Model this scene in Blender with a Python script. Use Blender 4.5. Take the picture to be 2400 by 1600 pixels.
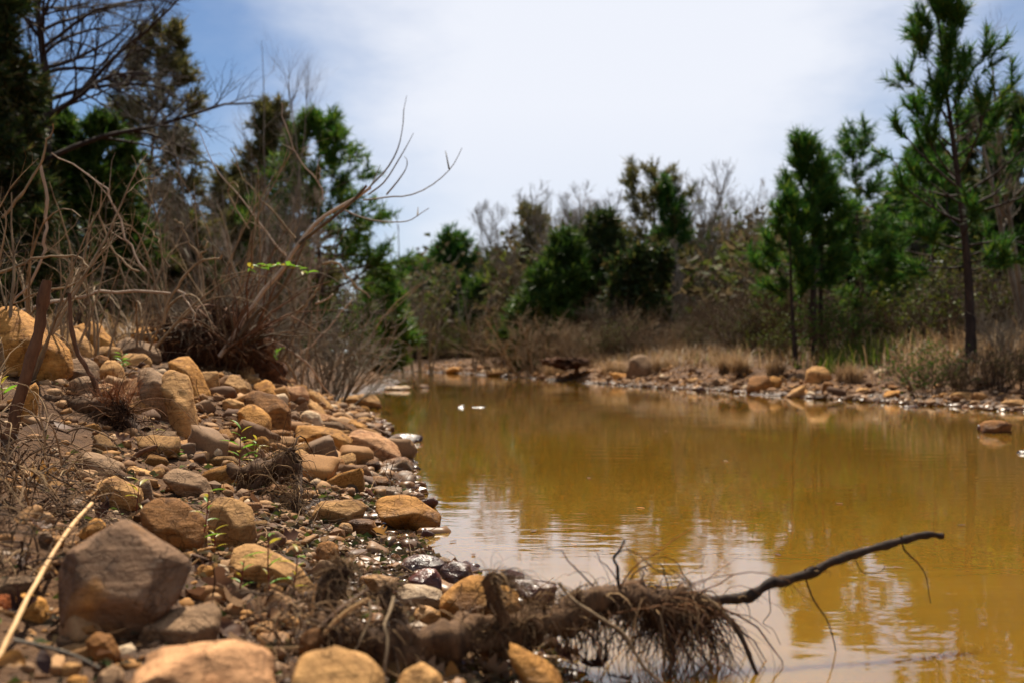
import bpy, math
import numpy as np
from mathutils import Vector

scene = bpy.context.scene
for _o in list(bpy.data.objects):
    bpy.data.objects.remove(_o)
COL = scene.collection
PI = math.pi

# ------------------------------------------------------------------ camera
F = 2400 * 35.0 / 36.0          # focal length in pixels of the 2400 x 1600 photograph
HZ = 850.0                      # row of the horizon
EYE = 0.5                       # eye height above the water
cam_d = bpy.data.cameras.new('camera')
cam = bpy.data.objects.new('camera', cam_d)
COL.objects.link(cam)
cam.location = (0, 0, EYE)
cam.rotation_euler = (PI / 2 + math.atan((HZ - 800) / F), 0, 0)
cam_d.lens = 35.0
cam_d.sensor_width = 36.0
cam_d.clip_start = 0.02
cam_d.clip_end = 2000
cam_d.dof.use_dof = True
cam_d.dof.focus_distance = 3.0
cam_d.dof.aperture_fstop = 3.3
scene.camera = cam

# ------------------------------------------------------------------ light
SUN_EL, SUN_AZ = math.radians(57), math.radians(-6)      # azimuth: clockwise from the view direction (+Y)
SUN_DIR = Vector((math.sin(SUN_AZ) * math.cos(SUN_EL), math.cos(SUN_AZ) * math.cos(SUN_EL), math.sin(SUN_EL)))
sun_d = bpy.data.lights.new('sun', 'SUN')
sun_d.energy = 5.0
sun_d.angle = math.radians(0.5)
sun_d.color = (1.0, 0.91, 0.76)
sun = bpy.data.objects.new('sun', sun_d)
COL.objects.link(sun)
sun.rotation_euler = SUN_DIR.to_track_quat('Z', 'Y').to_euler()

world = bpy.data.worlds.new('World')
scene.world = world
world.use_nodes = True
wn, wl = world.node_tree.nodes, world.node_tree.links
wn.clear()
def N(nodes, t, **kw):
    n = nodes.new(t)
    for k, v in kw.items():
        setattr(n, k, v)
    return n
def wmath(op, a, b=None, clamp=False):
    n = N(wn, 'ShaderNodeMath', operation=op, use_clamp=clamp)
    for i, v in enumerate((a, b)):
        if v is None:
            continue
        if isinstance(v, (int, float)):
            n.inputs[i].default_value = v
        else:
            wl.new(v, n.inputs[i])
    return n.outputs[0]
sky = N(wn, 'ShaderNodeTexSky', sky_type='NISHITA')
sky.sun_disc = False
sky.sun_elevation = SUN_EL
sky.sun_rotation = SUN_AZ
sky.air_density = 1.0
sky.dust_density = 0.25
sky.ozone_density = 6.0
tc = N(wn, 'ShaderNodeTexCoord')
sep = N(wn, 'ShaderNodeSeparateXYZ')
wl.new(tc.outputs['Generated'], sep.inputs[0])
mp = N(wn, 'ShaderNodeMapping')
mp.inputs['Scale'].default_value = (2.2, 2.2, 5.0)
mp.inputs['Location'].default_value = (3.1, 0.4, 1.7)
wl.new(tc.outputs['Generated'], mp.inputs[0])
cn = N(wn, 'ShaderNodeTexNoise')
cn.inputs['Scale'].default_value = 1.5
cn.inputs['Detail'].default_value = 6
cn.inputs['Roughness'].default_value = 0.55
wl.new(mp.outputs[0], cn.inputs[0])
# a broad bank of thin cloud that runs from ahead of the camera overhead
band = wmath('ABSOLUTE', wmath('SUBTRACT', sep.outputs['X'], 0.10))
band = wmath('SUBTRACT', 1.5, wmath('MULTIPLY', band, 3.3))
cf = wmath('ADD', band, wmath('MULTIPLY', wmath('SUBTRACT', cn.outputs[0], 0.5), 1.6))
cfr = N(wn, 'ShaderNodeMapRange', interpolation_type='SMOOTHSTEP')
cfr.inputs['From Min'].default_value = 0.0
cfr.inputs['From Max'].default_value = 1.0
wl.new(cf, cfr.inputs['Value'])
hor = N(wn, 'ShaderNodeMapRange')           # the veil thins towards the horizon
hor.inputs['From Min'].default_value = -0.02
hor.inputs['From Max'].default_value = 0.25
hor.inputs['To Min'].default_value = 0.58
hor.inputs['To Max'].default_value = 0.93
wl.new(sep.outputs['Z'], hor.inputs['Value'])
fac = wmath('MULTIPLY', cfr.outputs[0], hor.outputs[0])
SKY_STRENGTH = 0.05
mix = N(wn, 'ShaderNodeMixRGB')
wl.new(fac, mix.inputs[0])
wl.new(sky.outputs[0], mix.inputs[1])
CL = 0.535 / SKY_STRENGTH
mix.inputs[2].default_value = (CL * 0.95, CL * 0.975, CL * 1.05, 1)
bg = N(wn, 'ShaderNodeBackground')
bg.inputs[1].default_value = SKY_STRENGTH
wl.new(mix.outputs[0], bg.inputs[0])
wo = N(wn, 'ShaderNodeOutputWorld')
wl.new(bg.outputs[0], wo.inputs[0])

vs = scene.view_settings
scene.display_settings.display_device = 'sRGB'
vs.view_transform = 'Standard'
vs.look = 'None'
vs.exposure = 0.85
vs.gamma = 1.0
vs.use_curve_mapping = False
cy = scene.cycles
cy.use_denoising = True
cy.max_bounces = 6
cy.diffuse_bounces = 2
cy.glossy_bounces = 3
cy.transmission_bounces = 3
cy.transparent_max_bounces = 4
cy.caustics_reflective = False
cy.caustics_refractive = False
cy.sample_clamp_indirect = 4.0
cy.use_adaptive_sampling = True
cy.adaptive_threshold = 0.015

# ------------------------------------------------------------------ helpers
RNG = np.random.default_rng(7)
_tab = np.random.default_rng(99).random(65536)
def _h(ix, iy, iz):
    return _tab[(ix * 73856093 ^ iy * 19349663 ^ iz * 83492791) & 65535]
def vnoise(p):
    """value noise in -1..1 at the points p (n x 3)"""
    i = np.floor(p).astype(np.int64)
    f = p - i
    u = f * f * (3 - 2 * f)
    r = 0
    for dx in (0, 1):
        wx = u[..., 0] if dx else 1 - u[..., 0]
        for dy in (0, 1):
            wy = u[..., 1] if dy else 1 - u[..., 1]
            for dz in (0, 1):
                wz = u[..., 2] if dz else 1 - u[..., 2]
                r = r + wx * wy * wz * _h(i[..., 0] + dx, i[..., 1] + dy, i[..., 2] + dz)
    return r * 2 - 1
def fbm(p, octaves=4, gain=0.5):
    s, a, q = 0, 1.0, np.asarray(p, float)
    for _ in range(octaves):
        s = s + a * vnoise(q)
        q = q * 2.03 + 17.3
        a *= gain
    return s
def norm(v):
    return v / np.maximum(np.linalg.norm(v, axis=-1, keepdims=True), 1e-9)

def at(px, py, d):
    """the point seen at pixel (px, py) of the photograph at depth d"""
    return np.array([(px - 1200) / F * d, d, EYE + (HZ - py) / F * d])

class MB:
    """collects triangles and quads of one mesh"""
    def __init__(self):
        self.v, self.t, self.q, self.n = [], [], [], 0
    def add(self, v, f):
        v = np.asarray(v, np.float32).reshape(-1, 3)
        f = np.asarray(f, np.int64)
        if f.size == 0:
            return self
        (self.t if f.shape[-1] == 3 else self.q).append(f.reshape(-1, f.shape[-1]) + self.n)
        self.v.append(v)
        self.n += len(v)
        return self
    def mesh(self, name, material, smooth=True):
        me = bpy.data.meshes.new(name)
        v = np.concatenate(self.v) if self.v else np.zeros((0, 3), np.float32)
        t = np.concatenate(self.t) if self.t else np.zeros((0, 3), np.int64)
        q = np.concatenate(self.q) if self.q else np.zeros((0, 4), np.int64)
        me.vertices.add(len(v))
        me.vertices.foreach_set('co', v.ravel())
        nl = t.size + q.size
        me.loops.add(nl)
        me.loops.foreach_set('vertex_index', np.concatenate([t.ravel(), q.ravel()]).astype(np.int32))
        me.polygons.add(len(t) + len(q))
        starts = np.concatenate([np.arange(len(t)) * 3, t.size + np.arange(len(q)) * 4]).astype(np.int32)
        me.polygons.foreach_set('loop_start', starts)
        me.polygons.foreach_set('loop_total', np.concatenate([np.full(len(t), 3), np.full(len(q), 4)]).astype(np.int32))
        me.polygons.foreach_set('use_smooth', np.full(len(t) + len(q), smooth))
        me.update(calc_edges=True)
        if material is not None:
            me.materials.append(material)
        return me
    def build(self, name, material, parent=None, smooth=True, loc=None):
        if loc is not None:
            self.v = [a - np.asarray(loc, np.float32) for a in self.v]
        o = bpy.data.objects.new(name, self.mesh(name, material, smooth))
        COL.objects.link(o)
        if parent is not None:
            o.parent = parent
        if loc is not None:
            o.location = loc
        return o

def tag(o, label=None, cat=None, group=None, kind=None):
    for k, v in (('label', label), ('category', cat), ('group', group), ('kind', kind)):
        if v is not None:
            o[k] = v
    return o
def empty(name, loc, label, cat, group=None):
    o = bpy.data.objects.new(name, None)
    o.empty_display_size = 0.1
    COL.objects.link(o)
    o.location = loc
    return tag(o, label, cat, group)
def copy_thing(src, loc, label, rotz=0, scale=1.0, group=None):
    r = src.copy()
    COL.objects.link(r)
    r.location = loc
    r.rotation_euler = (0, 0, rotz)
    r.scale = (scale,) * 3 if not isinstance(scale, tuple) else scale
    r['label'] = label
    if group:
        r['group'] = group
    for ch in list(src.children):
        c = ch.copy()
        COL.objects.link(c)
        c.parent = r
    return r

def tubes(mb, P, R, sides=4):
    """P: n x k x 3 centre lines, R: n x k radii"""
    P = np.asarray(P, float)
    if P.ndim == 2:
        P = P[None]
    R = np.broadcast_to(np.asarray(R, float), P.shape[:2])
    n, k, _ = P.shape
    T = norm(np.gradient(P, axis=1))
    ref = np.where(np.abs(T[..., 2:3]) > 0.9, np.array([1.0, 0, 0]), np.array([0, 0, 1.0]))
    ref = np.broadcast_to(ref[:, :1], T.shape)
    A = norm(np.cross(T, ref))
    B = np.cross(T, A)
    ang = np.arange(sides) * 2 * PI / sides
    V = P[:, :, None] + R[:, :, None, None] * (A[:, :, None] * np.cos(ang)[None, None, :, None] + B[:, :, None] * np.sin(ang)[None, None, :, None])
    idx = np.arange(n * k * sides).reshape(n, k, sides)
    a, b = idx[:, :-1], idx[:, 1:]
    f = np.stack([a, np.roll(a, -1, 2), np.roll(b, -1, 2), b], -1)
    mb.add(V, f)

def smooth_path(pts, n):
    """Catmull-Rom through the points"""
    p = np.asarray(pts, float)
    q = np.concatenate([[2 * p[0] - p[1]], p, [2 * p[-1] - p[-2]]])
    t = np.linspace(0, len(p) - 1 - 1e-6, n)
    i = t.astype(int)
    u = (t - i)[:, None]
    a, b, c, d = q[i], q[i + 1], q[i + 2], q[i + 3]
    return 0.5 * (2 * b + (c - a) * u + (2 * a - 5 * b + 4 * c - d) * u ** 2 + (3 * b - a - 3 * c + d) * u ** 3)

def grow(base, direc, length, k, rng, wander=0.25, lift=0.0, droop=0.0):
    """n curved branches of k points; lift bends them up, droop down towards the tip"""
    base, direc = np.asarray(base, float), norm(np.asarray(direc, float))
    n = len(base)
    step = (np.asarray(length, float) / (k - 1)) * np.ones(n)
    P = np.zeros((n, k, 3))
    P[:, 0] = base
    d = direc.copy()
    for i in range(1, k):
        P[:, i] = P[:, i - 1] + d * step[:, None]
        d = d + rng.normal(0, wander, (n, 3)) / math.sqrt(k) + np.array([0, 0, lift / k]) - np.array([0, 0, droop * i / k / k * 2])
        d = norm(d)
    return P
def sample(P, R, t):
    """points, tangents and radii at parameter t (n x m in 0..1) along the curves"""
    n, k, _ = P.shape
    x = np.clip(t, 0, 0.9999) * (k - 1)
    i = x.astype(int)
    u = (x - i)[..., None]
    ii = np.arange(n)[:, None]
    p = P[ii, i] * (1 - u) + P[ii, i + 1] * u
    tg = norm(P[ii, i + 1] - P[ii, i])
    r = R[ii, i] * (1 - u[..., 0]) + R[ii, i + 1] * u[..., 0]
    return p, tg, r
def side_dirs(tg, ang, rng, up=0.0):
    """directions leaving the tangents at about the given angle"""
    r = norm(np.cross(tg, rng.normal(size=tg.shape)))
    d = tg * np.cos(ang)[..., None] + r * np.sin(ang)[..., None]
    d[..., 2] += up
    return norm(d)

# ------------------------------------------------------------------ materials
def mat(name, rough=0.85, spec=0.3):
    m = bpy.data.materials.new(name)
    m.use_nodes = True
    nt = m.node_tree
    b = nt.nodes['Principled BSDF']
    b.inputs['Roughness'].default_value = rough
    b.inputs['Specular IOR Level'].default_value = spec
    return m, nt, b
def ramp(nt, src, stops):
    r = nt.nodes.new('ShaderNodeValToRGB')
    e = r.color_ramp.elements
    while len(e) < len(stops):
        e.new(0.5)
    for x, (p, c) in zip(e, stops):
        x.position = p
        x.color = (*c, 1)
    nt.links.new(src, r.inputs[0])
    return r.outputs[0]
def noise_tex(nt, vec, scale, detail=4, rough=0.55, dist=0.0):
    n = nt.nodes.new('ShaderNodeTexNoise')
    n.inputs['Scale'].default_value = scale
    n.inputs['Detail'].default_value = detail
    n.inputs['Roughness'].default_value = rough
    n.inputs['Distortion'].default_value = dist
    if vec is not None:
        nt.links.new(vec, n.inputs['Vector'])
    return n.outputs[0]
def mixc(nt, fac, a, b, mode='MIX'):
    m = nt.nodes.new('ShaderNodeMixRGB')
    m.blend_type = mode
    for i, v in enumerate((fac, a, b)):
        if isinstance(v, (int, float)):
            m.inputs[i].default_value = v
        elif isinstance(v, tuple):
            m.inputs[i].default_value = (*v, 1)
        else:
            nt.links.new(v, m.inputs[i])
    return m.outputs[0]
def mth(nt, op, a, b=0.0, clamp=False):
    n = nt.nodes.new('ShaderNodeMath')
    n.operation = op
    n.use_clamp = clamp
    for i, v in enumerate((a, b)):
        if isinstance(v, (int, float)):
            n.inputs[i].default_value = v
        else:
            nt.links.new(v, n.inputs[i])
    return n.outputs[0]
def bump(nt, b, hgt, strength, dist):
    n = nt.nodes.new('ShaderNodeBump')
    n.inputs['Strength'].default_value = strength
    n.inputs['Distance'].default_value = dist
    nt.links.new(hgt, n.inputs['Height'])
    nt.links.new(n.outputs[0], b.inputs['Normal'])
def world_z(nt):
    g = nt.nodes.new('ShaderNodeNewGeometry')
    s = nt.nodes.new('ShaderNodeSeparateXYZ')
    nt.links.new(g.outputs['Position'], s.inputs[0])
    return s.outputs['Z'], g
def c3(c, k):
    return tuple(min(1.0, x * k) for x in c)

def wet_band(nt, b, col, z, amount_rough, hi=0.075):
    """stone and soil stay dark and shiny in the hand's breadth above the water line"""
    mr = nt.nodes.new('ShaderNodeMapRange')
    mr.inputs['From Min'].default_value = 0.012
    mr.inputs['From Max'].default_value = hi
    mr.inputs['To Min'].default_value = 1.0
    mr.inputs['To Max'].default_value = 0.0
    nt.links.new(z, mr.inputs['Value'])
    wet = mr.outputs[0]
    nt.links.new(mixc(nt, wet, col, mixc(nt, 1.0, col, (0.46, 0.42, 0.38), 'MULTIPLY')), b.inputs['Base Color'])
    rr = nt.nodes.new('ShaderNodeMapRange')
    rr.inputs['To Min'].default_value = amount_rough
    rr.inputs['To Max'].default_value = 0.27
    nt.links.new(wet, rr.inputs['Value'])
    nt.links.new(rr.outputs[0], b.inputs['Roughness'])

def stone_mat(name, base, stain, rough=0.82, wet=False, light=None):
    m, nt, b = mat(name, rough, 0.15 if not wet else 0.5)
    tcn = nt.nodes.new('ShaderNodeTexCoord')
    oi = nt.nodes.new('ShaderNodeObjectInfo')
    off = nt.nodes.new('ShaderNodeVectorMath')
    off.operation = 'SCALE'
    off.inputs['Scale'].default_value = 37.0
    cb = nt.nodes.new('ShaderNodeCombineXYZ')
    for i in range(3):
        nt.links.new(oi.outputs['Random'], cb.inputs[i])
    nt.links.new(cb.outputs[0], off.inputs[0])
    ad = nt.nodes.new('ShaderNodeVectorMath')
    nt.links.new(tcn.outputs['Object'], ad.inputs[0])
    nt.links.new(off.outputs[0], ad.inputs[1])
    v = ad.outputs[0]
    big = noise_tex(nt, v, 9.0, 5, 0.6, 0.6)
    med = noise_tex(nt, v, 38.0, 5, 0.65)
    fine = noise_tex(nt, v, 240.0, 3, 0.7)
    st = nt.nodes.new('ShaderNodeMapping')
    st.inputs['Scale'].default_value = (7, 7, 60)
    st.inputs['Rotation'].default_value = (0.35, 0.2, 0)
    nt.links.new(v, st.inputs[0])
    lay = noise_tex(nt, st.outputs[0], 1.0, 4, 0.6, 0.4)
    col = ramp(nt, big, [(0.30, c3(stain, 1.0)), (0.47, c3(base, 0.85)), (0.60, base), (0.78, light or c3(base, 1.3))])
    col = mixc(nt, 0.5, col, ramp(nt, med, [(0.3, (0.5, 0.47, 0.44)), (0.55, (1, 1, 1)), (0.75, (1.0, 0.98, 0.93))]), 'MULTIPLY')
    col = mixc(nt, 0.45, col, ramp(nt, lay, [(0.38, (0.42, 0.37, 0.34)), (0.52, (1, 1, 1))]), 'MULTIPLY')
    col = mixc(nt, 0.35, col, ramp(nt, fine, [(0.34, (0.35, 0.33, 0.3)), (0.5, (1, 1, 1))]), 'MULTIPLY')
    vor = nt.nodes.new('ShaderNodeTexVoronoi')
    vor.feature = 'DISTANCE_TO_EDGE'
    vor.inputs['Scale'].default_value = 11.0
    wv = nt.nodes.new('ShaderNodeVectorMath')
    wv.operation = 'MULTIPLY_ADD'
    n3 = nt.nodes.new('ShaderNodeTexNoise')
    n3.inputs['Scale'].default_value = 22.0
    n3.inputs['Detail'].default_value = 4
    nt.links.new(v, n3.inputs['Vector'])
    nt.links.new(n3.outputs['Color'], wv.inputs[0])
    wv.inputs[1].default_value = (0.09, 0.09, 0.09)
    nt.links.new(v, wv.inputs[2])
    nt.links.new(wv.outputs[0], vor.inputs['Vector'])
    crk = ramp(nt, vor.outputs['Distance'], [(0.0, (0, 0, 0)), (0.02, (1, 1, 1))])
    patchy = ramp(nt, noise_tex(nt, v, 5.0, 3), [(0.60, (1, 1, 1)), (0.68, (0, 0, 0))])
    crk = mixc(nt, 1.0, crk, patchy, 'ADD')
    col = mixc(nt, 0.55, col, mixc(nt, crk, (0.25, 0.2, 0.17), (1, 1, 1)), 'MULTIPLY')
    spot = noise_tex(nt, v, 17.0, 6, 0.7, 1.2)
    col = mixc(nt, 0.7, col, ramp(nt, spot, [(0.36, (0.30, 0.26, 0.25)), (0.46, (1, 1, 1))]), 'MULTIPLY')
    hs = nt.nodes.new('ShaderNodeHueSaturation')
    nt.links.new(col, hs.inputs['Color'])
    hs.inputs['Saturation'].default_value = 1.06
    rv = nt.nodes.new('ShaderNodeMapRange')
    rv.inputs['To Min'].default_value = 0.98
    rv.inputs['To Max'].default_value = 1.6
    nt.links.new(oi.outputs['Random'], rv.inputs['Value'])
    nt.links.new(rv.outputs[0], hs.inputs['Value'])
    z, g = world_z(nt)
    wet_band(nt, b, hs.outputs[0], z, rough)
    if wet:
        for l in list(b.inputs['Roughness'].links):
            nt.links.remove(l)
        nt.links.new(ramp(nt, med, [(0.3, (0.14,) * 3), (0.7, (0.48,) * 3)]), b.inputs['Roughness'])
    h = mth(nt, 'ADD', mth(nt, 'MULTIPLY', med, 1.0), mth(nt, 'MULTIPLY', fine, 0.22))
    h = mth(nt, 'ADD', h, mth(nt, 'MULTIPLY', lay, 0.9))
    h = mth(nt, 'ADD', h, mth(nt, 'MULTIPLY', crk, 0.35))
    bump(nt, b, h, 0.95 if not wet else 0.6, 0.009)
    return m

STONE = {
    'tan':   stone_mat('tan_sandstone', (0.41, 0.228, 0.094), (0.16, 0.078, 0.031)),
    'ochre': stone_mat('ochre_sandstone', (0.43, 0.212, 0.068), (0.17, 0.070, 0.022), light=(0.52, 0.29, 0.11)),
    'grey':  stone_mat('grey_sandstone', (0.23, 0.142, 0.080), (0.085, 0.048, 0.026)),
    'brown': stone_mat('brown_sandstone', (0.215, 0.100, 0.036), (0.075, 0.034, 0.016)),
    'mottled': stone_mat('mottled_brown_sandstone', (0.185, 0.108, 0.062), (0.045, 0.029, 0.023), light=(0.36, 0.175, 0.06)),
    'rust':  stone_mat('rust_red_sandstone', (0.24, 0.070, 0.024), (0.10, 0.03, 0.014)),
    'pink':  stone_mat('pink_buff_sandstone', (0.45, 0.245, 0.125), (0.24, 0.11, 0.05)),
    'pale':  stone_mat('pale_quartz_stone', (0.52, 0.37, 0.23), (0.26, 0.13, 0.055), light=(0.72, 0.64, 0.52)),
    'wet':   stone_mat('wet_dark_stone', (0.115, 0.048, 0.020), (0.045, 0.02, 0.010), 0.25, True),
    'wetred': stone_mat('wet_red_stone', (0.17, 0.052, 0.024), (0.085, 0.028, 0.012), 0.25, True),
}

def isl_mat(name, stops, rough=0.85, wet=True, spec=0.3):
    """loose small pieces, each island its own colour"""
    m, nt, b = mat(name, rough, spec)
    z, g = world_z(nt)
    col = ramp(nt, g.outputs['Random Per Island'], stops)
    n = noise_tex(nt, g.outputs['Position'], 160.0, 3)
    col = mixc(nt, 0.5, col, ramp(nt, n, [(0.35, (0.5, 0.47, 0.44)), (0.6, (1, 1, 1))]), 'MULTIPLY')
    if wet:
        wet_band(nt, b, col, z, rough)
    else:
        nt.links.new(col, b.inputs['Base Color'])
    return m
M_GRAVEL = isl_mat('gravel', [(0.0, (0.075, 0.032, 0.013)), (0.25, (0.24, 0.110, 0.034)), (0.5, (0.37, 0.17, 0.040)), (0.72, (0.17, 0.10, 0.055)), (0.9, (0.42, 0.225, 0.09)), (1.0, (0.50, 0.36, 0.22))])

def soil_mat():
    m, nt, b = mat('bank_soil', 0.9, 0.25)
    z, g = world_z(nt)
    P = g.outputs['Position']
    a = noise_tex(nt, P, 2.2, 5, 0.6)
    f = noise_tex(nt, P, 34.0, 6, 0.7)
    x = noise_tex(nt, P, 190.0, 3, 0.7)
    col = ramp(nt, a, [(0.3, (0.06, 0.026, 0.010)), (0.55, (0.135, 0.062, 0.021)), (0.75, (0.20, 0.092, 0.028))])
    col = mixc(nt, 0.7, col, ramp(nt, f, [(0.3, (0.42, 0.4, 0.38)), (0.55, (1, 1, 1)), (0.75, (1, 0.95, 0.85))]), 'MULTIPLY')
    col = mixc(nt, 0.5, col, ramp(nt, x, [(0.35, (0.4, 0.37, 0.34)), (0.55, (1, 1, 1))]), 'MULTIPLY')
    wet_band(nt, b, col, z, 0.9, 0.12)
    h = mth(nt, 'ADD', f, mth(nt, 'MULTIPLY', x, 0.35))
    bump(nt, b, h, 0.9, 0.02)
    return m
M_SOIL = soil_mat()

def water_mat():
    m, nt, b = mat('muddy_water', 0.015, 0.5)
    b.inputs['IOR'].default_value = 1.5
    b.inputs['Subsurface Weight'].default_value = 1.0
    b.inputs['Subsurface Radius'].default_value = (1.0, 0.6, 0.2)
    b.inputs['Subsurface Scale'].default_value = 0.10
    b.subsurface_method = 'BURLEY'
    g = nt.nodes.new('ShaderNodeNewGeometry')
    P = g.outputs['Position']
    big = noise_tex(nt, P, 0.33, 5, 0.55, 1.5)
    nt.links.new(ramp(nt, big, [(0.32, (0.165, 0.083, 0.010)), (0.52, (0.205, 0.104, 0.013)), (0.68, (0.255, 0.135, 0.018))]), b.inputs['Base Color'])
    def rip(sx, sy, rot, det):
        mp_ = nt.nodes.new('ShaderNodeMapping')
        mp_.inputs['Scale'].default_value = (sx, sy, 1)
        mp_.inputs['Rotation'].default_value = (0, 0, rot)
        nt.links.new(P, mp_.inputs[0])
        return noise_tex(nt, mp_.outputs[0], 1.0, det, 0.5, 0.3)
    calm = noise_tex(nt, P, 0.55, 2)
    amp = nt.nodes.new('ShaderNodeMapRange')
    amp.inputs['From Min'].default_value = 0.40
    amp.inputs['From Max'].default_value = 0.66
    amp.inputs['To Min'].default_value = 0.22
    amp.inputs['To Max'].default_value = 1.0
    nt.links.new(calm, amp.inputs['Value'])
    h = mth(nt, 'ADD', mth(nt, 'MULTIPLY', rip(3.0, 9.0, 0.15, 2), 1.0), mth(nt, 'MULTIPLY', rip(14, 30, -0.2, 2), 0.22))
    h = mth(nt, 'MULTIPLY', h, amp.outputs[0])
    b.inputs['Coat Weight'].default_value = 0.45
    b.inputs['Coat Roughness'].default_value = 0.015
    b.inputs['Coat IOR'].default_value = 1.5
    bump(nt, b, h, 0.075, 0.02)
    nt.links.new(b.inputs['Normal'].links[0].from_socket, b.inputs['Coat Normal'])
    return m
M_WATER = water_mat()

def bark_mat(name, dark, light, scale=30.0, rough=0.85, bmp=0.5, vary=0.0):
    m, nt, b = mat(name, rough, 0.25)
    g = nt.nodes.new('ShaderNodeNewGeometry')
    mp_ = nt.nodes.new('ShaderNodeMapping')
    mp_.inputs['Scale'].default_value = (1, 1, 0.35)
    nt.links.new(g.outputs['Position'], mp_.inputs[0])
    n = noise_tex(nt, mp_.outputs[0], scale, 5, 0.65)
    big = noise_tex(nt, g.outputs['Position'], scale * 0.12, 3)
    n2 = mth(nt, 'ADD', mth(nt, 'MULTIPLY', n, 0.6), mth(nt, 'MULTIPLY', big, 0.4))
    col = ramp(nt, n2, [(0.35, dark), (0.62, light)])
    if vary:
        col = mixc(nt, vary, col, ramp(nt, g.outputs['Random Per Island'], [(0, (0.25, 0.2, 0.17)), (0.45, (0.7, 0.62, 0.55)), (0.8, (1, 1, 1)), (1, (1, 0.93, 0.82))]), 'MULTIPLY')
    nt.links.new(col, b.inputs['Base Color'])
    bump(nt, b, n, bmp, 0.3 / scale)
    return m
M_BARK = bark_mat('pine_bark', (0.028, 0.016, 0.012), (0.085, 0.048, 0.032), 22)
M_BARKD = bark_mat('dark_bark', (0.016, 0.011, 0.009), (0.05, 0.032, 0.024), 22)
M_BARE = bark_mat('bare_tree_bark', (0.10, 0.080, 0.056), (0.22, 0.178, 0.128), 15)
M_BAREW = bark_mat('pale_tree_bark', (0.24, 0.18, 0.13), (0.42, 0.34, 0.26), 15)
M_STEM = bark_mat('shrub_stem_bark', (0.12, 0.075, 0.038), (0.42, 0.305, 0.175), 20, 0.85, 0.5, 0.9)
M_STEMD = bark_mat('dark_shrub_bark', (0.05, 0.032, 0.017), (0.17, 0.112, 0.060), 20, 0.85, 0.5, 0.7)
M_PALE = bark_mat('pale_stick_bark', (0.30, 0.20, 0.13), (0.48, 0.36, 0.25), 25)
M_STICK = bark_mat('brown_stick_bark', (0.075, 0.032, 0.014), (0.20, 0.095, 0.045), 45)
M_LOG = bark_mat('wet_log_bark', (0.022, 0.012, 0.007), (0.10, 0.052, 0.026), 55, 0.9)
M_BRANCH = bark_mat('black_branch_bark', (0.008, 0.0045, 0.003), (0.042, 0.022, 0.012), 90, 0.85)
M_STRAW = bark_mat('straw', (0.46, 0.25, 0.09), (0.64, 0.40, 0.18), 60, 0.6, 0.2)
M_FIBRE = isl_mat('root_fibre', [(0, (0.03, 0.016, 0.009)), (0.4, (0.10, 0.056, 0.030)), (0.75, (0.20, 0.122, 0.062)), (1, (0.38, 0.24, 0.12))], wet=False, spec=0.08)
M_FIBRED = isl_mat('dark_root_fibre', [(0, (0.02, 0.01, 0.006)), (0.6, (0.07, 0.032, 0.016)), (1, (0.19, 0.085, 0.035))], wet=False, spec=0.08)

def leaf_mat(name, stops, trans=0.35, rough=0.55, k=1.05):
    stops = [(p, c3(c, k)) for p, c in stops]
    m = bpy.data.materials.new(name)
    m.use_nodes = True
    nt = m.node_tree
    b = nt.nodes['Principled BSDF']
    b.inputs['Roughness'].default_value = rough
    b.inputs['Specular IOR Level'].default_value = 0.25
    g = nt.nodes.new('ShaderNodeNewGeometry')
    col = ramp(nt, g.outputs['Random Per Island'], stops)
    nt.links.new(col, b.inputs['Base Color'])
    tr = nt.nodes.new('ShaderNodeBsdfTranslucent')
    nt.links.new(col, tr.inputs[0])
    mx = nt.nodes.new('ShaderNodeMixShader')
    mx.inputs[0].default_value = trans
    nt.links.new(b.outputs[0], mx.inputs[1])
    nt.links.new(tr.outputs[0], mx.inputs[2])
    nt.links.new(mx.outputs[0], nt.nodes['Material Output'].inputs[0])
    return m
M_NEEDLE = leaf_mat('pine_needles', [(0, (0.014, 0.048, 0.008)), (0.5, (0.030, 0.098, 0.013)), (0.85, (0.075, 0.155, 0.014)), (1, (0.15, 0.17, 0.022))], 0.5)
M_NEEDLED = leaf_mat('dull_pine_needles', [(0, (0.035, 0.045, 0.012)), (0.5, (0.085, 0.085, 0.022)), (1, (0.17, 0.125, 0.04))], 0.5)
M_NEEDLEB = leaf_mat('bright_pine_needles', [(0, (0.018, 0.066, 0.010)), (0.5, (0.052, 0.125, 0.013)), (1, (0.14, 0.18, 0.018))], 0.5)
M_CEDAR = leaf_mat('cedar_foliage', [(0, (0.016, 0.042, 0.006)), (0.6, (0.040, 0.085, 0.011)), (1, (0.10, 0.14, 0.02))], 0.4)
M_DARKF = leaf_mat('dark_foliage', [(0, (0.012, 0.026, 0.007)), (0.6, (0.034, 0.058, 0.012)), (0.85, (0.085, 0.085, 0.02)), (1, (0.12, 0.08, 0.035))], 0.4)
M_YLEAF = leaf_mat('young_leaves', [(0, (0.04, 0.075, 0.010)), (0.6, (0.10, 0.13, 0.015)), (1, (0.17, 0.14, 0.02))], 0.4)
M_GLEAF = leaf_mat('green_leaf', [(0, (0.08, 0.24, 0.02)), (1, (0.22, 0.38, 0.03))], 0.5, 0.4, 1.0)
M_YGLEAF = leaf_mat('yellow_green_leaf', [(0, (0.30, 0.30, 0.025)), (1, (0.42, 0.30, 0.035))], 0.5, 0.4, 1.0)
M_REDSTEM = bark_mat('red_stem', (0.10, 0.012, 0.012), (0.20, 0.035, 0.02), 60, 0.5, 0.1)
M_GRASSG = leaf_mat('green_grass_blades', [(0, (0.06, 0.12, 0.012)), (0.6, (0.13, 0.19, 0.015)), (1, (0.22, 0.2, 0.03))], 0.5)
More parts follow.
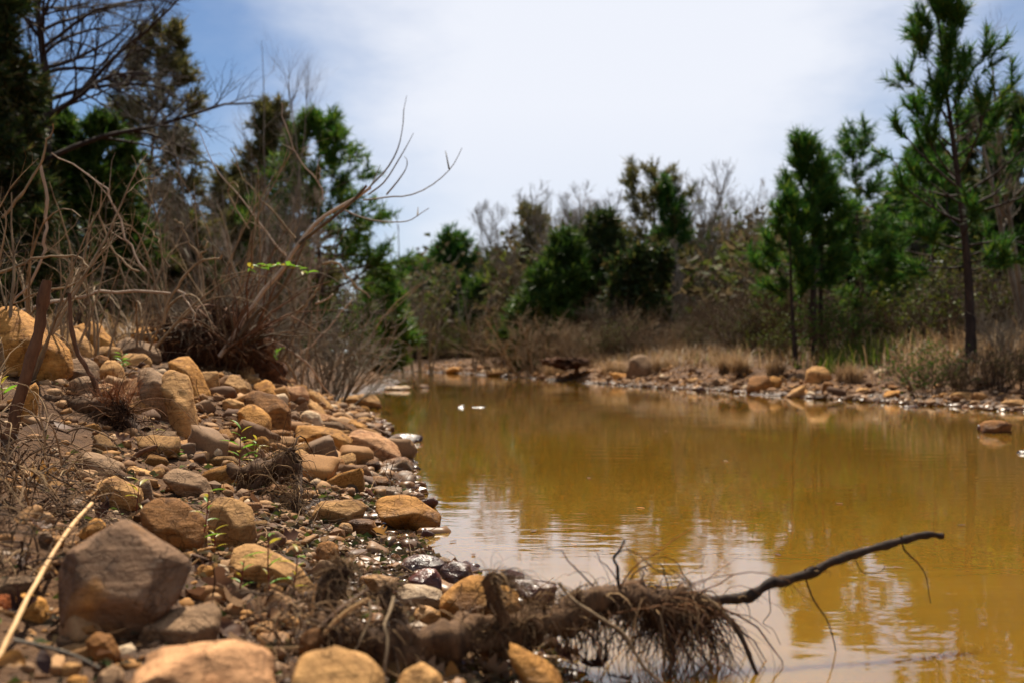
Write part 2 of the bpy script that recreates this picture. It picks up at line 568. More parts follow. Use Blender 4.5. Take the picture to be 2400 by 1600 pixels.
M_GRASSD = leaf_mat('dry_grass_blades', [(0, (0.12, 0.066, 0.03)), (0.5, (0.28, 0.17, 0.08)), (1, (0.48, 0.33, 0.18))], 0.35)
M_BRUSH = leaf_mat('brown_brush', [(0, (0.045, 0.034, 0.018)), (0.35, (0.10, 0.072, 0.038)), (0.55, (0.16, 0.115, 0.056)), (0.7, (0.045, 0.065, 0.014)), (1, (0.11, 0.13, 0.022))], 0.35, 0.8)
def dead_leaf_mat(name, a, b_):
    m = leaf_mat(name, [(0, a), (1, b_)], 0.3, 0.6)
    nt = m.node_tree
    b = nt.nodes['Principled BSDF']
    oi = nt.nodes.new('ShaderNodeObjectInfo')
    tcn = nt.nodes.new('ShaderNodeTexCoord')
    col = ramp(nt, oi.outputs['Random'], [(0, a), (1, b_)])
    n = noise_tex(nt, tcn.outputs['Object'], 60, 4)
    col = mixc(nt, 0.6, col, ramp(nt, n, [(0.35, (0.4, 0.37, 0.35)), (0.6, (1, 1, 1))]), 'MULTIPLY')
    nt.links.new(col, b.inputs['Base Color'])
    return m
LEAFM = {
    'tan': dead_leaf_mat('tan_dead_leaf', (0.26, 0.15, 0.08), (0.38, 0.25, 0.15)),
    'brown': dead_leaf_mat('brown_dead_leaf', (0.10, 0.045, 0.025), (0.17, 0.085, 0.045)),
    'dark': dead_leaf_mat('dark_dead_leaf', (0.03, 0.012, 0.009), (0.06, 0.026, 0.018)),
    'orange': dead_leaf_mat('orange_dead_leaf', (0.36, 0.17, 0.04), (0.42, 0.22, 0.07)),
}
# ------------------------------------------------------------------ the lie of the land
LSHORE = [(0.5, -14), (0.3, -3), (0.2, 0.5), (0.13, 1.2), (0.09, 1.55), (0.06, 1.94), (0.0, 2.29), (-0.20, 2.59), (-0.27, 2.99), (-0.41, 4.02),
          (-0.64, 5.83), (-1.12, 8.3), (-2.0, 11.7), (-2.35, 17.9), (-3.3, 26), (-7.0, 55), (-13, 75)]
RSHORE = [(-9.5, 72), (-6.5, 60), (-2.0, 46.6), (1.25, 29.2), (2.7, 21.2), (4.0, 15.5), (4.75, 12.3), (5.25, 10.1), (6.2, 7.0), (9, 2), (12, -14)]
_LS = np.array(LSHORE, float)
_RS = np.array(RSHORE, float)
_POLY = np.concatenate([_LS, _RS])
def _dist(x, y, pts):
    d = np.full(x.shape, 1e9)
    for (ax, ay), (bx, by) in zip(pts[:-1], pts[1:]):
        ex, ey = bx - ax, by - ay
        t = np.clip(((x - ax) * ex + (y - ay) * ey) / (ex * ex + ey * ey), 0, 1)
        d = np.minimum(d, np.hypot(x - ax - t * ex, y - ay - t * ey))
    return d
def _inside(x, y):
    c = np.zeros(x.shape, bool)
    n = len(_POLY)
    for i in range(n):
        (ax, ay), (bx, by) = _POLY[i], _POLY[(i + 1) % n]
        hit = ((ay > y) != (by > y)) & (x < (bx - ax) * (y - ay) / (by - ay + 1e-12) + ax)
        c ^= hit
    return c
_AY = [-20, 0, 1.5, 2.2, 3, 4, 4.7, 6, 8.5, 14, 30, 90]
_AA = [.15, .15, .16, .175, .19, .26, .33, .36, .48, .45, .32, .3]
def shore(x, y):
    """distance from the water's edge (negative in the water) and how far the point belongs to the left bank"""
    x, y = np.asarray(x, float), np.asarray(y, float)
    dl, dr = _dist(x, y, _LS), _dist(x, y, _RS)
    ins = _inside(x, y)
    s = np.where(ins, -np.minimum(dl, dr), np.minimum(dl, dr))
    w = dr / (dl + dr + 1e-9)
    return s, w
def land(x, y, detail=True):
    x, y = np.asarray(x, float), np.asarray(y, float)
    s, w = shore(x, y)
    q = np.stack([x, y, np.zeros_like(x)], -1)
    wob = np.clip(np.abs(y) * 0.02, 0.03, 0.5)
    s = s + wob * vnoise(q * np.array([1.6, 1.6, 1]) + 5) + wob * 0.4 * vnoise(q * 6 + 9)
    sp = np.maximum(s, 0)
    zl = np.interp(y, _AY, _AA) * sp ** 1.3
    zl = 0.68 * np.tanh(zl / 0.68) + 0.035 * np.clip(sp - 2.5, 0, 30)
    zr = 0.8 * (1 - np.exp(-(sp / 2.3) ** 1.4)) + 0.025 * np.clip(sp - 2, 0, 60)
    lw = np.clip((w - 0.35) / 0.3, 0, 1)
    z = zl * lw + zr * (1 - lw)
    z = np.where(s > 0, z, np.maximum(s * 0.28, -0.35))
    if detail:
        k = np.clip(sp * 3, 0.12, 1)
        z = z - 0.012 * np.clip(sp * 4, 0, 1) + k * (0.026 * vnoise(q * 3.3 + 2) + 0.02 * vnoise(q * 10 + 4) + 0.010 * vnoise(q * 27 + 6))
    return z
def land1(x, y):
    return float(land(np.array([x]), np.array([y]))[0])
_D = np.concatenate([np.linspace(0.7, 8, 900), np.linspace(8.02, 120, 1500)])
def ground_at(px, py):
    """where the sight line through the pixel meets the ground or the water: (x, y, z)"""
    x = (px - 1200) / F * _D
    z = EYE + (HZ - py) / F * _D
    g = np.maximum(land(x, _D, False), 0.0)
    hit = np.nonzero(z < g)[0]
    i = hit[0] if len(hit) else len(_D) - 1
    return np.array([x[i], _D[i], g[i]])
def on_ground(px, d):
    x = (px - 1200) / F * d
    return np.array([x, d, land1(x, d)])

def _axis(lo, c, hi, s0, k):
    a = [c]
    while a[-1] < hi:
        a.append(a[-1] + max(s0, k * abs(a[-1] - c)))
    b = [c]
    while b[-1] > lo:
        b.append(b[-1] - max(s0, k * abs(b[-1] - c)))
    return np.array(b[:0:-1] + a)
gx = _axis(-160, -0.6, 170, 0.032, 0.04)
gy = np.concatenate([-np.geomspace(40, 0.5, 22) + 0.7, np.arange(0.7, 2.4, 0.03), 2.4 * 1.023 ** np.arange(0, 206)])
GX, GY = np.meshgrid(gx, gy)
GZ = land(GX, GY)
nx, ny = len(gx), len(gy)
idx = np.arange(nx * ny).reshape(ny, nx)
g = MB()
g.add(np.stack([GX, GY, GZ], -1), np.stack([idx[:-1, :-1], idx[:-1, 1:], idx[1:, 1:], idx[1:, :-1]], -1).reshape(-1, 4))
tag(g.build('ground', M_SOIL), 'brown stony soil of the creek banks and the wood floor', None, None, 'structure')
w = MB()
_x0, _x1, _y0, _y1, _zb = -16, 16, -16, 80, -0.9
w.add([(_x0, _y0, 0), (_x1, _y0, 0), (_x1, _y1, 0), (_x0, _y1, 0), (_x0, _y0, _zb), (_x1, _y0, _zb), (_x1, _y1, _zb), (_x0, _y1, _zb)],
      [(0, 1, 2, 3), (7, 6, 5, 4), (0, 4, 5, 1), (1, 5, 6, 2), (2, 6, 7, 3), (3, 7, 4, 0)])
tag(w.build('water', M_WATER, smooth=False), 'muddy ochre creek water reflecting the sky and the trees', None, None, 'structure')
# ------------------------------------------------------------------ stones
import bmesh
def ico(sub):
    bm = bmesh.new()
    bmesh.ops.create_icosphere(bm, subdivisions=sub, radius=1.0)
    v = np.array([q.co[:] for q in bm.verts])
    f = np.array([[q.index for q in p.verts] for p in bm.faces])
    bm.free()
    return v, f
ICO = {s: ico(s) for s in (1, 2, 3, 4, 5)}

def poly_rock(sub, planes, dist, dims, p, rng, rough=0.03):
    """vertices of a stone: the rounded intersection of half spaces, worn and chipped by noise"""
    v, f = ICO[sub]
    u = norm(v * dims)
    k = np.maximum(u @ planes.T, 0) / dist
    r = (k ** p).sum(1) ** (-1.0 / p)
    q = u * r[:, None]
    size = float(np.mean(dims))
    o = rng.random(3) * 50
    n1 = fbm(q / size * 1.1 + o, 3)
    n2 = fbm(q / size * 4.0 + o, 3)
    ledge = np.abs(vnoise(np.stack([q[:, 0] / size * 0.8, q[:, 1] / size * 0.8, q[:, 2] / size * 6], -1) + o))
    chip = np.clip(fbm(q / size * 1.7 + o + 9, 2) - 0.35, 0, 1)
    n3 = np.abs(vnoise(q / size * 2.3 + o + 3))
    q = q * (1 + rough * (0.5 * n1 - 0.7 * n3 + 0.5 * n2 - 0.6 * ledge) - 0.11 * chip * (rough / 0.03))[:, None]
    return q, f

def hull2(pts):
    pts = sorted(map(tuple, pts))
    def half(ps):
        h = []
        for q in ps:
            while len(h) > 1 and (h[-1][0] - h[-2][0]) * (q[1] - h[-2][1]) - (h[-1][1] - h[-2][1]) * (q[0] - h[-2][0]) <= 0:
                h.pop()
            h.append(q)
        return h
    a, b = half(pts), half(pts[::-1])
    return np.array(a[:-1] + b[:-1])            # counter-clockwise

HEROES = []     # (x, y, z, size, short name, px, py)
def hero(name, short, label, color, px, d=None, sub=4, p=100, dep=None, rough=0.035, group=None, lift=0.0, cat='rock', faces=None, sink=0.22):
    px = np.array(px, float)
    rng = np.random.default_rng(int(abs(px).sum() * 7) % 100003)
    ymax, ymin = px[:, 1].max(), px[:, 1].min()
    cx = px[:, 0].mean()
    if d is None:
        hit = ground_at(cx, ymax - 0.10 * (ymax - ymin))
        d = hit[1]
    wpx, hpx = np.ptp(px[:, 0]), ymax - ymin
    sub = min(sub, 5 if wpx > 290 else 4 if wpx > 75 else 3)
    W, H = wpx / F * d, hpx / F * d
    D = dep * W if dep else min(0.85 * W, 2.4 * H)
    d = d + D * 0.06
    P2 = np.stack([(px[:, 0] - 1200) / F * d, EYE + (HZ - px[:, 1]) / F * d], -1)
    W, H = np.ptp(P2[:, 0]), np.ptp(P2[:, 1])
    h = hull2(P2)
    c = np.array([(h[:, 0].min() + h[:, 0].max()) / 2, (h[:, 1].min() + h[:, 1].max()) / 2])
    low = h[:, 1] < c[1] - 0.15 * H            # sink the foot into the bank
    h = h.copy()
    h[low, 1] -= sink * H + 0.01 * (sink > 0.1)
    h = hull2(h)
    c = np.array([c[0], c[1] - 0.05 * H])
    planes, dist = [], []
    P3 = np.concatenate([[[x - c[0], (0.30 if z > c[1] else 0.0) * D, z - c[1]] for x, z in h]])
    def cut(n, k=1.0):
        n = norm(np.array(n, float))
        planes.append(tuple(n))
        dist.append(max(0.25 * H, k * float((P3 @ n).max())))
    for a, b in zip(h, np.roll(h, -1, 0)):
        e = b - a
        L = np.hypot(*e)
        if L < 0.05 * W:
            continue
        n2 = np.array([e[1], -e[0]]) / L
        D2 = float(n2 @ ((a + b) / 2 - c))
        if D2 < 0.02 * W:
            continue
        yc = 0.30 * D if n2[1] > 0.25 else 0.0
        for sg in (-1, 1):
            ph = math.radians(rng.uniform(5, 15))
            dd = math.cos(ph) * D2 + sg * math.sin(ph) * yc
            if dd > 0.3 * D2:
                planes.append((n2[0] * math.cos(ph), sg * math.sin(ph), n2[1] * math.cos(ph)))
                dist.append(dd)
    drop = rng.uniform(0.05, 0.30) * H / (0.8 * D)
    cut((rng.uniform(-0.22, 0.22), -drop, 1.0))
    cut((rng.uniform(0.15, 0.5) * rng.choice([-1, 1]), -drop - rng.uniform(0.3, 0.7), 0.9), 0.96)
    for sgn in (-1, 1):
        v = norm(np.array([rng.uniform(-0.4, 0.4), sgn, rng.uniform(-0.2, 0.12)]))
        planes.append(tuple(v))
        dist.append(D * rng.uniform(0.40, 0.5))
    F3 = np.concatenate([P3, P3 * np.array([0.8, 0, 0.8]) + np.array([0, -0.45 * D, 0])])
    for *n_, k_ in (faces or []):
        v = norm(np.array(n_, float))
        planes.append(tuple(v))
        dist.append(max(0.30 * min(W, H), float((P3 @ v).max()) * 0.995))
    for _ in range(0 if faces else rng.integers(5, 8)):
        v = norm(np.array([rng.normal(0, 0.9), -abs(rng.normal(0.8, 0.3)), rng.normal(-0.05, 0.28) if rng.random() < 0.75 else rng.normal(0.9, 0.3)]))
        planes.append(tuple(v))
        dist.append(max(0.32 * min(W, H), rng.uniform(0.97, 1.12) * float((P3 @ v).max())))
    for sx in (() if faces else (-1, 1)):
        v = norm(np.array([sx * rng.uniform(0.7, 1.2), -rng.uniform(0.7, 1.1), rng.uniform(-0.2, 0.25)]))
        planes.append(tuple(v))
        dist.append(max(0.34 * min(W, H), rng.uniform(0.98, 1.1) * float((P3 @ v).max())))
    dims = np.array([W / 2, D / 2, H / 2 + 0.1 * H])
    q, f = poly_rock(sub, np.array(planes), np.array(dist), dims, p, rng, rough)
    q[:, 0] = (q[:, 0] - (q[:, 0].max() + q[:, 0].min()) / 2) * (W / np.ptp(q[:, 0]))
    top = P2[:, 1].max() - c[1]
    q[:, 2] *= np.where(q[:, 2] > 0, top / q[:, 2].max(), (c[1] - h[:, 1].min()) / -q[:, 2].min())
    q = q + np.array([0, 0, c[1]])
    foot = q[:, 2].min()
    mb = MB().add(q - np.array([0, 0, foot]), f)
    o = mb.build(name, STONE[color])
    o.location = (c[0], d, foot + lift)
    tag(o, label, cat, group)
    HEROES.append((c[0], d, c[1], max(W, H), short, float(cx), float((ymax + ymin) / 2)))
    return o

PILE = 'boulders and stones of the near bank'
def R(short, label, color, px, **kw):
    return hero('rock', short, label, color, px, group=PILE, **kw)
# --- upper pile under the brush
R('the big orange boulder', 'big smooth orange boulder at the left edge behind the brown stake', 'ochre', [(-40,722),(0,714),(46,772),(71,785),(107,795),(143,818),(158,839),(128,862),(69,892),(-40,900)], p=16, sub=5)
R('the egg-shaped boulder', 'rounded egg-shaped tan boulder crossed by the thin dark twig', 'tan', [(117,788),(133,772),(163,767),(189,788),(209,818),(212,839),(204,846),(163,842),(148,826)], p=10)
R('the ridged ochre rock', 'ridged ochre rock with a crest, right behind the egg-shaped boulder', 'ochre', [(153,770),(204,752),(217,755),(237,783),(273,798),(262,820),(230,822),(194,800)])
R('the rock behind the stake', 'small pinkish rock just behind the middle of the brown stake', 'pink', [(94,770),(112,762),(130,775),(122,796),(94,800)])
R('the top ochre block', 'long ochre block on top of the pile below the root mound', 'ochre', [(310,772),(319,764),(350,768),(408,785),(444,806),(447,818),(421,832),(375,834),(345,812),(311,792)], faces=[(.05,-.97,-.10,.62),(.1,-.25,.96,.78),(.7,-.65,.1,.8)])
R('the dark lichened slab', 'dark grey weathered slab leaning under the long ochre block', 'grey', [(263,806),(278,797),(293,791),(344,806),(375,823),(373,842),(345,840),(319,828),(278,820)])
R('the flat tan stone', 'flat tan stone between the egg-shaped boulder and the dark slab', 'tan', [(214,820),(230,811),(278,813),(281,832),(255,838),(214,833)])
R('the tan dome', 'dome-shaped tan stone with the green seedling growing at its left', 'tan', [(273,841),(293,827),(332,829),(352,846),(347,866),(311,864),(286,848)], p=16)
R('the brown cube', 'small brown cube of stone left of the green seedling', 'brown', [(216,836),(231,831),(253,839),(238,868),(216,860)])
R('the tan wedge', 'tan wedge of rock with one lit side, above the clump of pine needles', 'tan', [(224,871),(242,843),(263,844),(278,862),(291,889),(275,899),(250,899),(227,882)])
R('the cracked grey slab', 'broad cracked grey slab between the stake and the tan wedge', 'grey', [(76,866),(110,850),(143,844),(179,836),(212,852),(222,875),(194,892),(122,890),(74,880)])
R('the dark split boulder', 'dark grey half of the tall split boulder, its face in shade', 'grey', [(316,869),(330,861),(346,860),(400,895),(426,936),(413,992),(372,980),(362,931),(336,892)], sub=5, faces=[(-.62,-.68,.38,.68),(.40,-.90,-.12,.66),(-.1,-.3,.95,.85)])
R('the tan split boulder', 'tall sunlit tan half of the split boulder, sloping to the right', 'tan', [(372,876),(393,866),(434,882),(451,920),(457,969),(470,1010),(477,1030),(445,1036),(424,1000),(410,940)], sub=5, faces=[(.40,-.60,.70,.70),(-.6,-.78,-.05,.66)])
R('the leaning ochre slab', 'tall ochre slab leaning against the back of the split boulder', 'ochre', [(393,846),(410,836),(434,834),(457,862),(500,925),(487,936),(454,925),(425,890)], sub=4, p=34, faces=[(-.25,-.93,.15,.55),(.3,-.4,.86,.85)])
R('the grey pebble rock', 'small flat grey stone lying on top of the split boulder', 'grey', [(365,864),(376,855),(388,850),(408,859),(396,871),(365,872)], p=14)
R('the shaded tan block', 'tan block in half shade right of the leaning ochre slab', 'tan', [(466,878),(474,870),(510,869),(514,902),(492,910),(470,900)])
R('the ochre left stone', 'ochre stone with a bright right edge just right of the stake foot', 'ochre', [(40,925),(60,905),(84,895),(89,930),(82,966),(50,975)])
R('the dark hollow rock', 'dark grey angular rock under the thin leaning twig', 'grey', [(160,895),(180,884),(204,880),(227,910),(219,932),(190,938),(165,915)])
R('the tan slab by the clump', 'tan slab with a grey crust right of the pine needle clump', 'tan', [(296,953),(310,934),(339,926),(357,954),(341,972),(301,972)])
R('the pink flat ledge', 'pink flat stone below the split boulder and behind the needle clump', 'pink', [(225,902),(250,897),(268,905),(270,925),(240,932)])
# --- middle pile
R('the shaded tan shoulder', 'tan rock with a streak of shade at the top of the middle pile', 'tan', [(512,912),(536,877),(551,877),(587,903),(594,918),(571,938),(541,924)])
R('the little back wedge', 'small tan wedge behind the streaked rock of the middle pile', 'tan', [(566,882),(579,874),(612,890),(601,903),(586,904)])
R('the ochre chisel rock', 'chisel-shaped ochre rock tilted down to the right, in the middle pile', 'ochre', [(590,905),(606,896),(620,889),(633,895),(653,925),(667,928),(663,945),(648,938),(618,918)])
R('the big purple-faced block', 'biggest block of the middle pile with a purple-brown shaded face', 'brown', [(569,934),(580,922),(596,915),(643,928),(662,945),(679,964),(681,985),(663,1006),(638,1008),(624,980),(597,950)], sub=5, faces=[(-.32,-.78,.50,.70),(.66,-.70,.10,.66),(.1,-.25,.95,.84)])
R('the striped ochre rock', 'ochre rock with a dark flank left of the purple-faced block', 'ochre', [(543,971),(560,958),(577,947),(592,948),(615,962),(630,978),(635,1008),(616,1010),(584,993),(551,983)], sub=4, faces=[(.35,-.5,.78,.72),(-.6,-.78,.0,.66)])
R('the flat brown chip', 'thin flat brown stone wedged under the streaked rock', 'brown', [(505,918),(530,916),(566,936),(562,942),(541,938)])
R('the boat-shaped stone', 'boat-shaped tan stone below the thin flat brown one', 'tan', [(520,940),(538,933),(571,946),(563,962),(545,962),(526,953)])
R('the pink-topped rock', 'pink-topped rock with a dark front below the arched dry twig', 'pink', [(656,915),(671,905),(709,904),(724,926),(720,944),(700,950),(676,944)])
R('the long tan shard', 'long tan shard sloping to the water below the arched dry twig', 'tan', [(717,920),(730,916),(745,918),(783,946),(777,958),(740,937)])
R('the tan ramp stone', 'tan ramp-shaped stone right of the purple-faced block', 'tan', [(705,942),(713,934),(724,932),(750,954),(770,977),(748,972),(714,958)])
R('the shoreline slab', 'long dark-fronted slab lying at the far end of the near shore', 'tan', [(784,940),(800,931),(816,928),(865,921),(880,928),(893,938),(898,948),(883,958),(827,960),(786,956)], sub=4, dep=0.5, faces=[(0,-.1,.99,.66),(.05,-.98,-.15,.66)])
R('the pale oval stone', 'pale oval stone on the slope above the long ochre slab', 'pale', [(704,976),(709,966),(718,961),(745,969),(756,988),(746,995),(719,985)], p=12)
R('the long ochre slab', 'long ochre slab with a ragged front edge, above the shore', 'ochre', [(689,1004),(697,999),(706,997),(745,998),(780,1005),(805,1018),(824,1033),(814,1060),(780,1056),(724,1038),(700,1024)], sub=5, faces=[(.10,-.22,.96,.62),(-.08,-.96,-.25,.64),(.6,-.7,.2,.8)])
R('the big tan shore slab', 'big smooth tan slab sloping into the water at the bend', 'pink', [(814,1020),(832,1008),(857,1010),(890,1020),(915,1035),(936,1052),(943,1068),(908,1078),(878,1078),(844,1070),(822,1046)], sub=5, faces=[(.22,-.42,.88,.66),(-.1,-.95,-.2,.75)])
R('the sunken ochre stone', 'small ochre stone just behind the big tan shore slab', 'ochre', [(788,984),(800,975),(830,990),(860,998),(852,1008),(820,1014),(795,1004)])
R('the dull flat stone', 'dull flat stone left of the long ochre slab', 'brown', [(625,1012),(640,1007),(660,1006),(680,1013),(665,1036),(643,1034)])
R('the brown pebble cobble', 'rounded brown cobble below the long ochre slab', 'brown', [(714,1048),(722,1041),(732,1037),(750,1043),(761,1062),(745,1066),(722,1062)], p=11)
R('the tan block by the stub', 'squarish tan block right behind the root stub', 'tan', [(688,1058),(704,1051),(716,1058),(727,1069),(728,1086),(712,1090),(691,1078)])
R('the leaning tan wedge', 'tan wedge leaning to the right below the rounded brown cobble', 'tan', [(727,1086),(737,1070),(758,1071),(772,1084),(787,1100),(788,1112),(781,1133),(762,1124),(730,1098)])
R('the upright tan stone', 'upright tan stone standing right of the leaning tan wedge', 'brown', [(770,1082),(785,1075),(804,1074),(811,1097),(811,1119),(793,1123),(785,1102)])
R('the striped pebble', 'small upright stone with a dark stripe near the shore', 'tan', [(814,1091),(824,1084),(832,1090),(839,1103),(834,1117),(816,1119)])
R('the damp brown slab', 'damp brown slab with a wet tip in front of the big tan shore slab', 'brown', [(824,1076),(847,1066),(870,1074),(893,1084),(896,1099),(883,1108),(857,1102),(834,1087)])
R('the wet-topped boulder', 'brown boulder with a wet shining top standing in the edge of the creek', 'brown', [(893,1086),(905,1078),(920,1073),(949,1071),(964,1082),(973,1095),(975,1114),(954,1126),(921,1126),(900,1106)], d=4.7, sub=5, faces=[(.05,-.25,.96,.60),(-.5,-.85,-.1,.70),(.5,-.85,-.1,.72)])
R('the wet plate', 'flat grey wet plate of stone at the edge below the wet-topped boulder', 'grey', [(867,1150),(876,1142),(890,1139),(944,1143),(945,1158),(915,1164),(890,1160)])
R('the split wet stone', 'small brown wet stone with a pale face by the water edge', 'brown', [(867,1130),(874,1120),(884,1116),(903,1117),(914,1131),(893,1142)])
R('the pink skimmer', 'small pink flat stone in the shallow water behind the orange boulder', 'pink', [(956,1160),(962,1155),(980,1153),(994,1160),(988,1167),(965,1167)])
R('the orange boulder in the water', 'big orange boulder lying half in the creek with its mirror image', 'ochre', [(875,1186),(886,1174),(900,1165),(939,1162),(974,1166),(1000,1191),(1023,1202),(1033,1217),(1027,1240),(1000,1255),(972,1260),(934,1232),(900,1215)], d=3.0, sub=5, faces=[(-.22,-.45,.86,.72),(.55,-.82,-.10,.66),(-.10,-.80,-.58,.66),(.3,-.3,.9,.86)], sink=0.06)
R('the flat tan table stone', 'flat-topped tan stone like a table, left of the orange boulder', 'tan', [(731,1204),(737,1188),(747,1176),(827,1172),(858,1184),(850,1197),(829,1217),(781,1228),(735,1223)], sub=5, faces=[(0,-.14,.99,.50),(.05,-.99,-.12,.72),(.7,-.7,0,.8)])
R('the brown loaf', 'brown loaf-shaped stone in front of the table stone', 'brown', [(811,1224),(829,1217),(850,1216),(871,1218),(886,1239),(875,1248),(844,1250),(824,1236)], p=14)
R('the small tan cobble', 'small tan cobble at the left end of the brown loaf-shaped stone', 'tan', [(791,1237),(799,1224),(821,1227),(828,1243),(811,1258),(793,1250)], p=14)
R('the upright brown disc', 'upright round brown stone with a sunlit rim on the gravel', 'brown', [(740,1288),(750,1271),(773,1268),(786,1274),(794,1283),(798,1307),(781,1322),(750,1319)], sub=4, p=16)
R('the black wet stone', 'black wet stone at the waterline behind the log', 'wet', [(939,1329),(949,1310),(966,1304),(985,1301),(1026,1309),(1044,1320),(1031,1343),(985,1346),(949,1338)], p=14)
R('the glossy brown stone', 'glossy wet brown stone with a shining hollow at the waterline', 'wet', [(1031,1336),(1040,1326),(1064,1317),(1080,1319),(1097,1325),(1120,1353),(1077,1372),(1041,1368)], p=16, rough=0.06)
R('the red wet stone', 'wet brick-red stone between the black and the glossy brown one', 'wetred', [(954,1359),(975,1343),(997,1332),(1020,1334),(1036,1357),(1038,1386),(1005,1374),(970,1366)])
R('the flat tan flake', 'flat tan flake of stone left of the brick-red one', 'tan', [(849,1354),(878,1346),(934,1355),(937,1362),(908,1366),(878,1371)])
R('the white quartz rock', 'white and rust quartz rock behind the middle of the log', 'pale', [(931,1381),(940,1374),(956,1371),(1010,1376),(1034,1389),(1038,1399),(1026,1416),(985,1421),(939,1403)])
R('the yellow boulder', 'rounded yellow boulder behind the upright stub of the log', 'ochre', [(1028,1414),(1046,1394),(1066,1376),(1092,1358),(1120,1354),(1158,1368),(1194,1376),(1210,1388),(1219,1404),(1204,1434),(1179,1460),(1133,1470),(1077,1474),(1046,1458)], sub=5, faces=[(.32,-.55,.78,.80),(-.58,-.78,-.06,.76),(.3,-.92,-.2,.8)])
R('the wet flat rock behind the log', 'wet shining flat rock in the water just behind the log', 'wet', [(1194,1373),(1202,1364),(1215,1358),(1255,1361),(1306,1373),(1295,1393),(1230,1400)], d=2.05)
R('the brown leaf stone', 'small pale brown stone left of the yellow boulder', 'tan', [(969,1439),(976,1426),(988,1418),(1010,1422),(1033,1437),(1036,1454),(1000,1450)])
# --- left slope
R('the long grey log-shaped stone', 'long log-shaped grey stone on the dirt left of the seedlings', 'grey', [(171,1076),(184,1061),(217,1064),(250,1076),(281,1087),(291,1101),(268,1114),(217,1106),(184,1090)], sub=4, p=16)
R('the brown hummock', 'low brown rock with a sunlit right end below the log-shaped stone', 'tan', [(222,1135),(240,1124),(262,1116),(281,1135),(327,1148),(333,1170),(301,1175),(255,1168),(227,1152)])
R('the mottled grey stone', 'mottled grey upright stone behind the yellow-green sprout', 'grey', [(314,1140),(322,1126),(334,1117),(349,1122),(357,1142),(362,1165),(352,1174),(332,1157)], p=14)
R('the long grey-brown slab', 'long grey-brown slab over a dark gap above the bright tan rock', 'grey', [(388,1109),(397,1102),(410,1099),(454,1110),(478,1126),(497,1143),(496,1160),(477,1166),(434,1149),(390,1126)], sub=5, faces=[(.12,-.45,.88,.62),(-.05,-.9,-.42,.62)])
R('the tilted grey blade', 'smooth grey blade of stone tilted up to the right', 'grey', [(423,1056),(455,1040),(487,1028),(505,1033),(504,1052),(482,1064),(459,1074),(429,1070)], p=20)
R('the tan knuckle', 'knuckle-sized tan stone left of the long grey-brown slab', 'tan', [(355,1104),(364,1094),(378,1092),(387,1108),(370,1118)])
R('the low tan chain stone', 'low tan stone right of the log-shaped grey one', 'tan', [(293,1097),(305,1092),(320,1094),(352,1107),(358,1124),(329,1119),(296,1109)])
R('the brown-topped boulder', 'broad brown-topped boulder left of the bright tan rock', 'brown', [(321,1203),(330,1190),(344,1181),(365,1170),(408,1173),(430,1186),(449,1202),(477,1227),(480,1285),(449,1302),(398,1275),(355,1240)], sub=5, faces=[(.05,-.30,.95,.70),(.10,-.97,-.20,.72),(-.7,-.7,.1,.85),(.6,-.5,.62,.84)])
R('the bright tan rock', 'bright sunlit tan rock with a shaded right face and the red-stemmed seedling', 'tan', [(490,1181),(498,1171),(510,1167),(538,1170),(565,1180),(587,1196),(595,1212),(599,1232),(595,1274),(571,1288),(543,1283),(510,1270),(493,1230)], sub=5, faces=[(-.22,-.50,.84,.72),(.80,-.58,-.12,.66),(-.35,-.85,.40,.78)])
R('the striped tan boulder', 'long striped tan boulder behind the three red-stemmed seedlings', 'tan', [(526,1321),(530,1303),(540,1290),(571,1282),(597,1283),(620,1295),(643,1311),(694,1339),(735,1364),(740,1374),(704,1385),(628,1383),(564,1376),(530,1350)], sub=5, faces=[(.18,-.40,.90,.70),(-.1,-.98,-.18,.66),(-.8,-.5,.3,.8)])
R('the bright orange cube', 'small bright orange cube of stone right of the huge brown rock', 'ochre', [(462,1337),(468,1326),(478,1321),(505,1330),(504,1346),(498,1358),(485,1365)], p=16)
R('the huge brown rock', 'huge brown rock with rust veins in the left foreground', 'mottled', [(117,1362),(130,1328),(148,1298),(175,1275),(204,1259),(240,1238),(268,1224),(283,1243),(330,1266),(383,1294),(412,1318),(434,1343),(425,1370),(405,1402),(378,1440),(350,1466),(310,1490),(230,1496),(160,1450)], sub=5, p=90, rough=0.014, faces=[(.26,-.40,.88,.66),(-.82,-.55,.16,.60),(.10,-.85,-.52,.52),(.75,-.6,.3,.84)], sink=0.03, dep=0.62)
R('the two-humped brown rock', 'two-humped grey-brown rock in front of the huge brown rock', 'grey', [(327,1478),(335,1462),(346,1447),(410,1434),(480,1423),(497,1435),(506,1450),(513,1470),(500,1500),(480,1530),(440,1535),(357,1510)], sub=5, d=1.5, faces=[(-.1,-.40,.90,.68),(.72,-.66,-.1,.58),(-.2,-.96,-.1,.72)])
R('the low shaded stone', 'low brown stone in the shade at the foot of the huge brown rock', 'brown', [(199,1506),(224,1483),(255,1491),(283,1516),(268,1525),(230,1522)])
R('the pink foreground boulder', 'smooth blurred pink boulder at the bottom edge of the picture', 'pink', [(296,1620),(300,1585),(312,1560),(350,1539),(400,1534),(446,1532),(525,1520),(575,1530),(610,1550),(645,1585),(660,1640),(640,1700),(310,1700)], sub=5, d=1.22, faces=[(.08,-.20,.97,.62),(-.72,-.68,-.08,.62),(.1,-.97,-.2,.72)])
R('the orange foreground slab', 'blurred orange slab at the bottom edge below the log', 'tan', [(686,1580),(694,1550),(712,1537),(788,1529),(832,1544),(865,1560),(890,1582),(903,1620),(890,1680),(700,1690)], sub=5, d=1.24, faces=[(.05,-.16,.98,.60),(.55,-.82,-.1,.70),(-.1,-.97,-.15,.78)])
